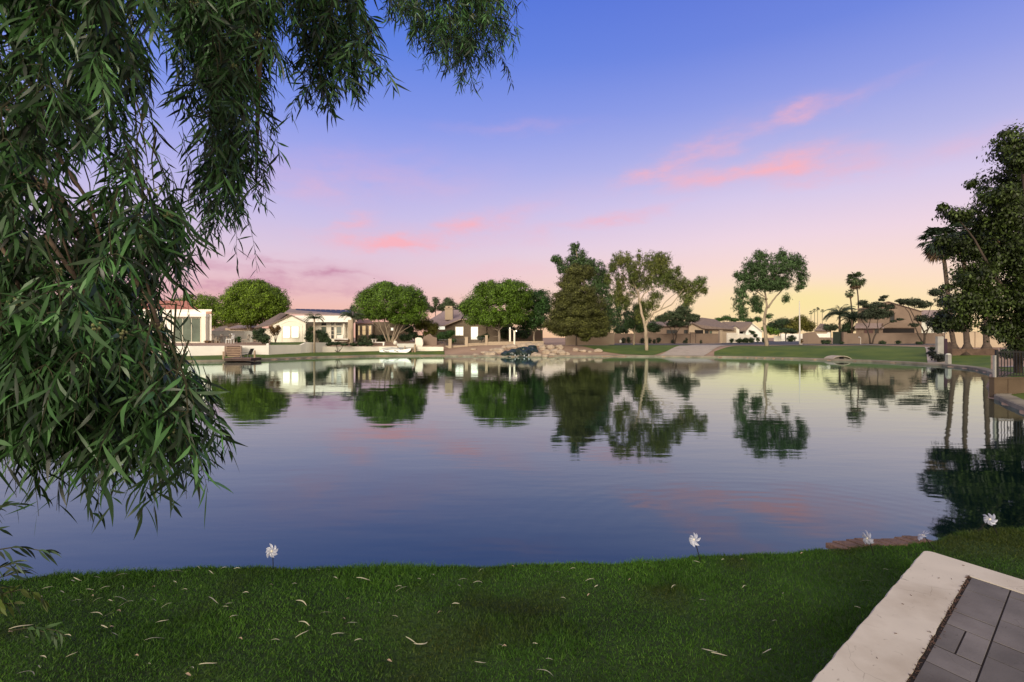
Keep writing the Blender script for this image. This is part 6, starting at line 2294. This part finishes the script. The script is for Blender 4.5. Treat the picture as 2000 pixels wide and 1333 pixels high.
V, Fq = sickle_leaves(np.array(LB_), np.array(LD_), np.array(LN_), np.array(LL_), np.array(LW_), np.array(LC_))
link('leaves', V, Fq, LEAF_NEAR, near, True)
tw.obj('twigs', TWIG, near)
# limbs feeding the hanging foliage
lb = MB()
ox, oy, oz = tree_base
lb.tube([(ox, oy, oz - .1), (ox + .05, oy, 1.6), (ox + .1, oy + .1, 3.0), (ox + .4, oy + .3, 4.4), (ox + 1.2, oy + .8, 5.6)], [.30, .24, .20, .15, .10], 12)
lb.tube([(ox + .1, oy + .1, 2.9), (-3.6, 2.7, 3.5), (-2.5, 2.8, 3.0), (-2.1, 2.8, 2.3), (-1.9, 2.8, 1.8)], [.10, .06, .03, .014, .006], 8)
lb.tube([(ox + .4, oy + .3, 4.4), (-3.0, 3.2, 5.0), (-1.9, 3.5, 5.0), (-1.75, 3.55, 4.2), (-1.8, 3.6, 3.3)], [.12, .08, .04, .02, .008], 8)
lb.tube([(ox + 1.2, oy + .8, 5.6), (-2.3, 4.2, 6.0), (-1.3, 4.5, 5.9), (-1.4, 4.5, 5.0)], [.09, .06, .03, .01], 8)
lb.tube([(ox + 1.2, oy + .8, 5.6), (-2.0, 5.5, 7.2), (-.7, 6.9, 7.9), (-.6, 7.0, 6.6)], [.08, .05, .03, .01], 8)
for px, y0, D in ((60, 60, 2.6), (170, 30, 2.9), (240, 120, 2.7), (110, 430, 2.4), (210, 520, 2.5), (300, 600, 2.5), (60, 650, 2.2), (440, 10, 3.5), (480, 160, 3.4), (630, 0, 4.4), (700, 0, 4.5), (860, 0, 7.0), (930, 0, 7.0), (200, 700, 2.3), (330, 720, 2.4)):
    p = Vector(P(px, y0, D))
    pts = [p + Vector((-.25, 0, .55)), p + Vector((-.08, 0, .3)), p, p + Vector((.08, .02, -.28)), p + Vector((.12, .02, -.55))]
    lb.tube(pts, [.010, .008, .006, .004, .002], 5)
lb.obj('trunk', BARK_BROWN, near, True)
bd = MB()
for p in buds:
    for k in range(7):
        q = Vector(p) + Vector((random.gauss(0, .012), random.gauss(0, .012), random.gauss(0, .010)))
        bd.tube([q, q + Vector((random.gauss(0, .002), 0, -.006)), q + Vector((0, 0, -.011))], [.0025, .005, .002], 5)
bd.obj('buds', mat('bud_yellow_green', (.16, .17, .07), .7, .3, 20), near)

# low sprigs at the lower left
LSP = mat('leaf_low_sprig', (.030, .058, .030), .5, .4, 3, island=.5, trans=.25)


def sprig(label, stems, Y, lfl, m, cat='plant', lw=.13):
    b0 = P(stems[0][0][0], stems[0][0][1], Y)
    r = thing('leafy_sprig', label, cat, b0)
    tb = MB()
    A, D_, N_, L2, W2, C2 = [], [], [], [], [], []
    for st_ in stems:
        pts = [Vector(P(px, py, Y)) for px, py in st_]
        tb.tube(pts, [.0028 - .0018 * i / len(pts) for i in range(len(pts))], 4, False)
        for i in range(len(pts) - 1):
            for k in range(3):
                p = pts[i].lerp(pts[i + 1], k / 3)
                dv = (pts[i + 1] - pts[i]).normalized()
                for s_ in (-1, 1):
                    if random.random() < .25:
                        continue
                    A.append(np.array(p))
                    D_.append(np.array(dv) * .7 + np.array([random.uniform(-.3, .5), random.uniform(-.4, .4), s_ * .45 - .25]))
                    N_.append(rng.normal(size=3))
                    L2.append(lfl * random.uniform(.7, 1.2))
                    W2.append(lfl * lw * random.uniform(.8, 1.3))
                    C2.append(random.uniform(-.9, .9))
    V, Fq = sickle_leaves(np.array(A), np.array(D_), np.array(N_), np.array(L2), np.array(W2), np.array(C2))
    link('leaves', V, Fq, m, r, True)
    tb.obj('stem', TWIG, r)
    return r


sprig('dark drooping leafy sprig over the water at the lower left', [[(-60, 1105), (-10, 1075), (35, 1068), (75, 1075), (98, 1080)], [(-60, 1140), (-5, 1110), (30, 1100), (48, 1112)], [(-60, 1030), (-20, 1000), (15, 985), (40, 990)], [(-60, 1060), (-20, 1040), (5, 1030)],
                                                                      [(-50, 1160), (0, 1128), (30, 1120)]], 1.9, .075, LSP)
sprig('yellow-green feathery sprig low over the grass at the left edge', [[(-60, 1200), (-10, 1165), (40, 1152), (75, 1160), (88, 1178)], [(-60, 1210), (0, 1180), (40, 1178)], [(-60, 1190), (-10, 1150), (25, 1146)]], 2.2, .07,
      mat('leaf_sprig_yellow', (.07, .10, .02), .5, .3, 3, island=.4, trans=.3), lw=.2)
sprig('small green sprig lying over the grass above the lower left corner', [[(20, 1232), (70, 1225), (110, 1232), (130, 1245)], [(60, 1228), (100, 1238), (118, 1252)]], 2.55, .07,
      mat('leaf_sprig_green', (.04, .085, .025), .5, .3, 3, island=.4, trans=.3), lw=.2)
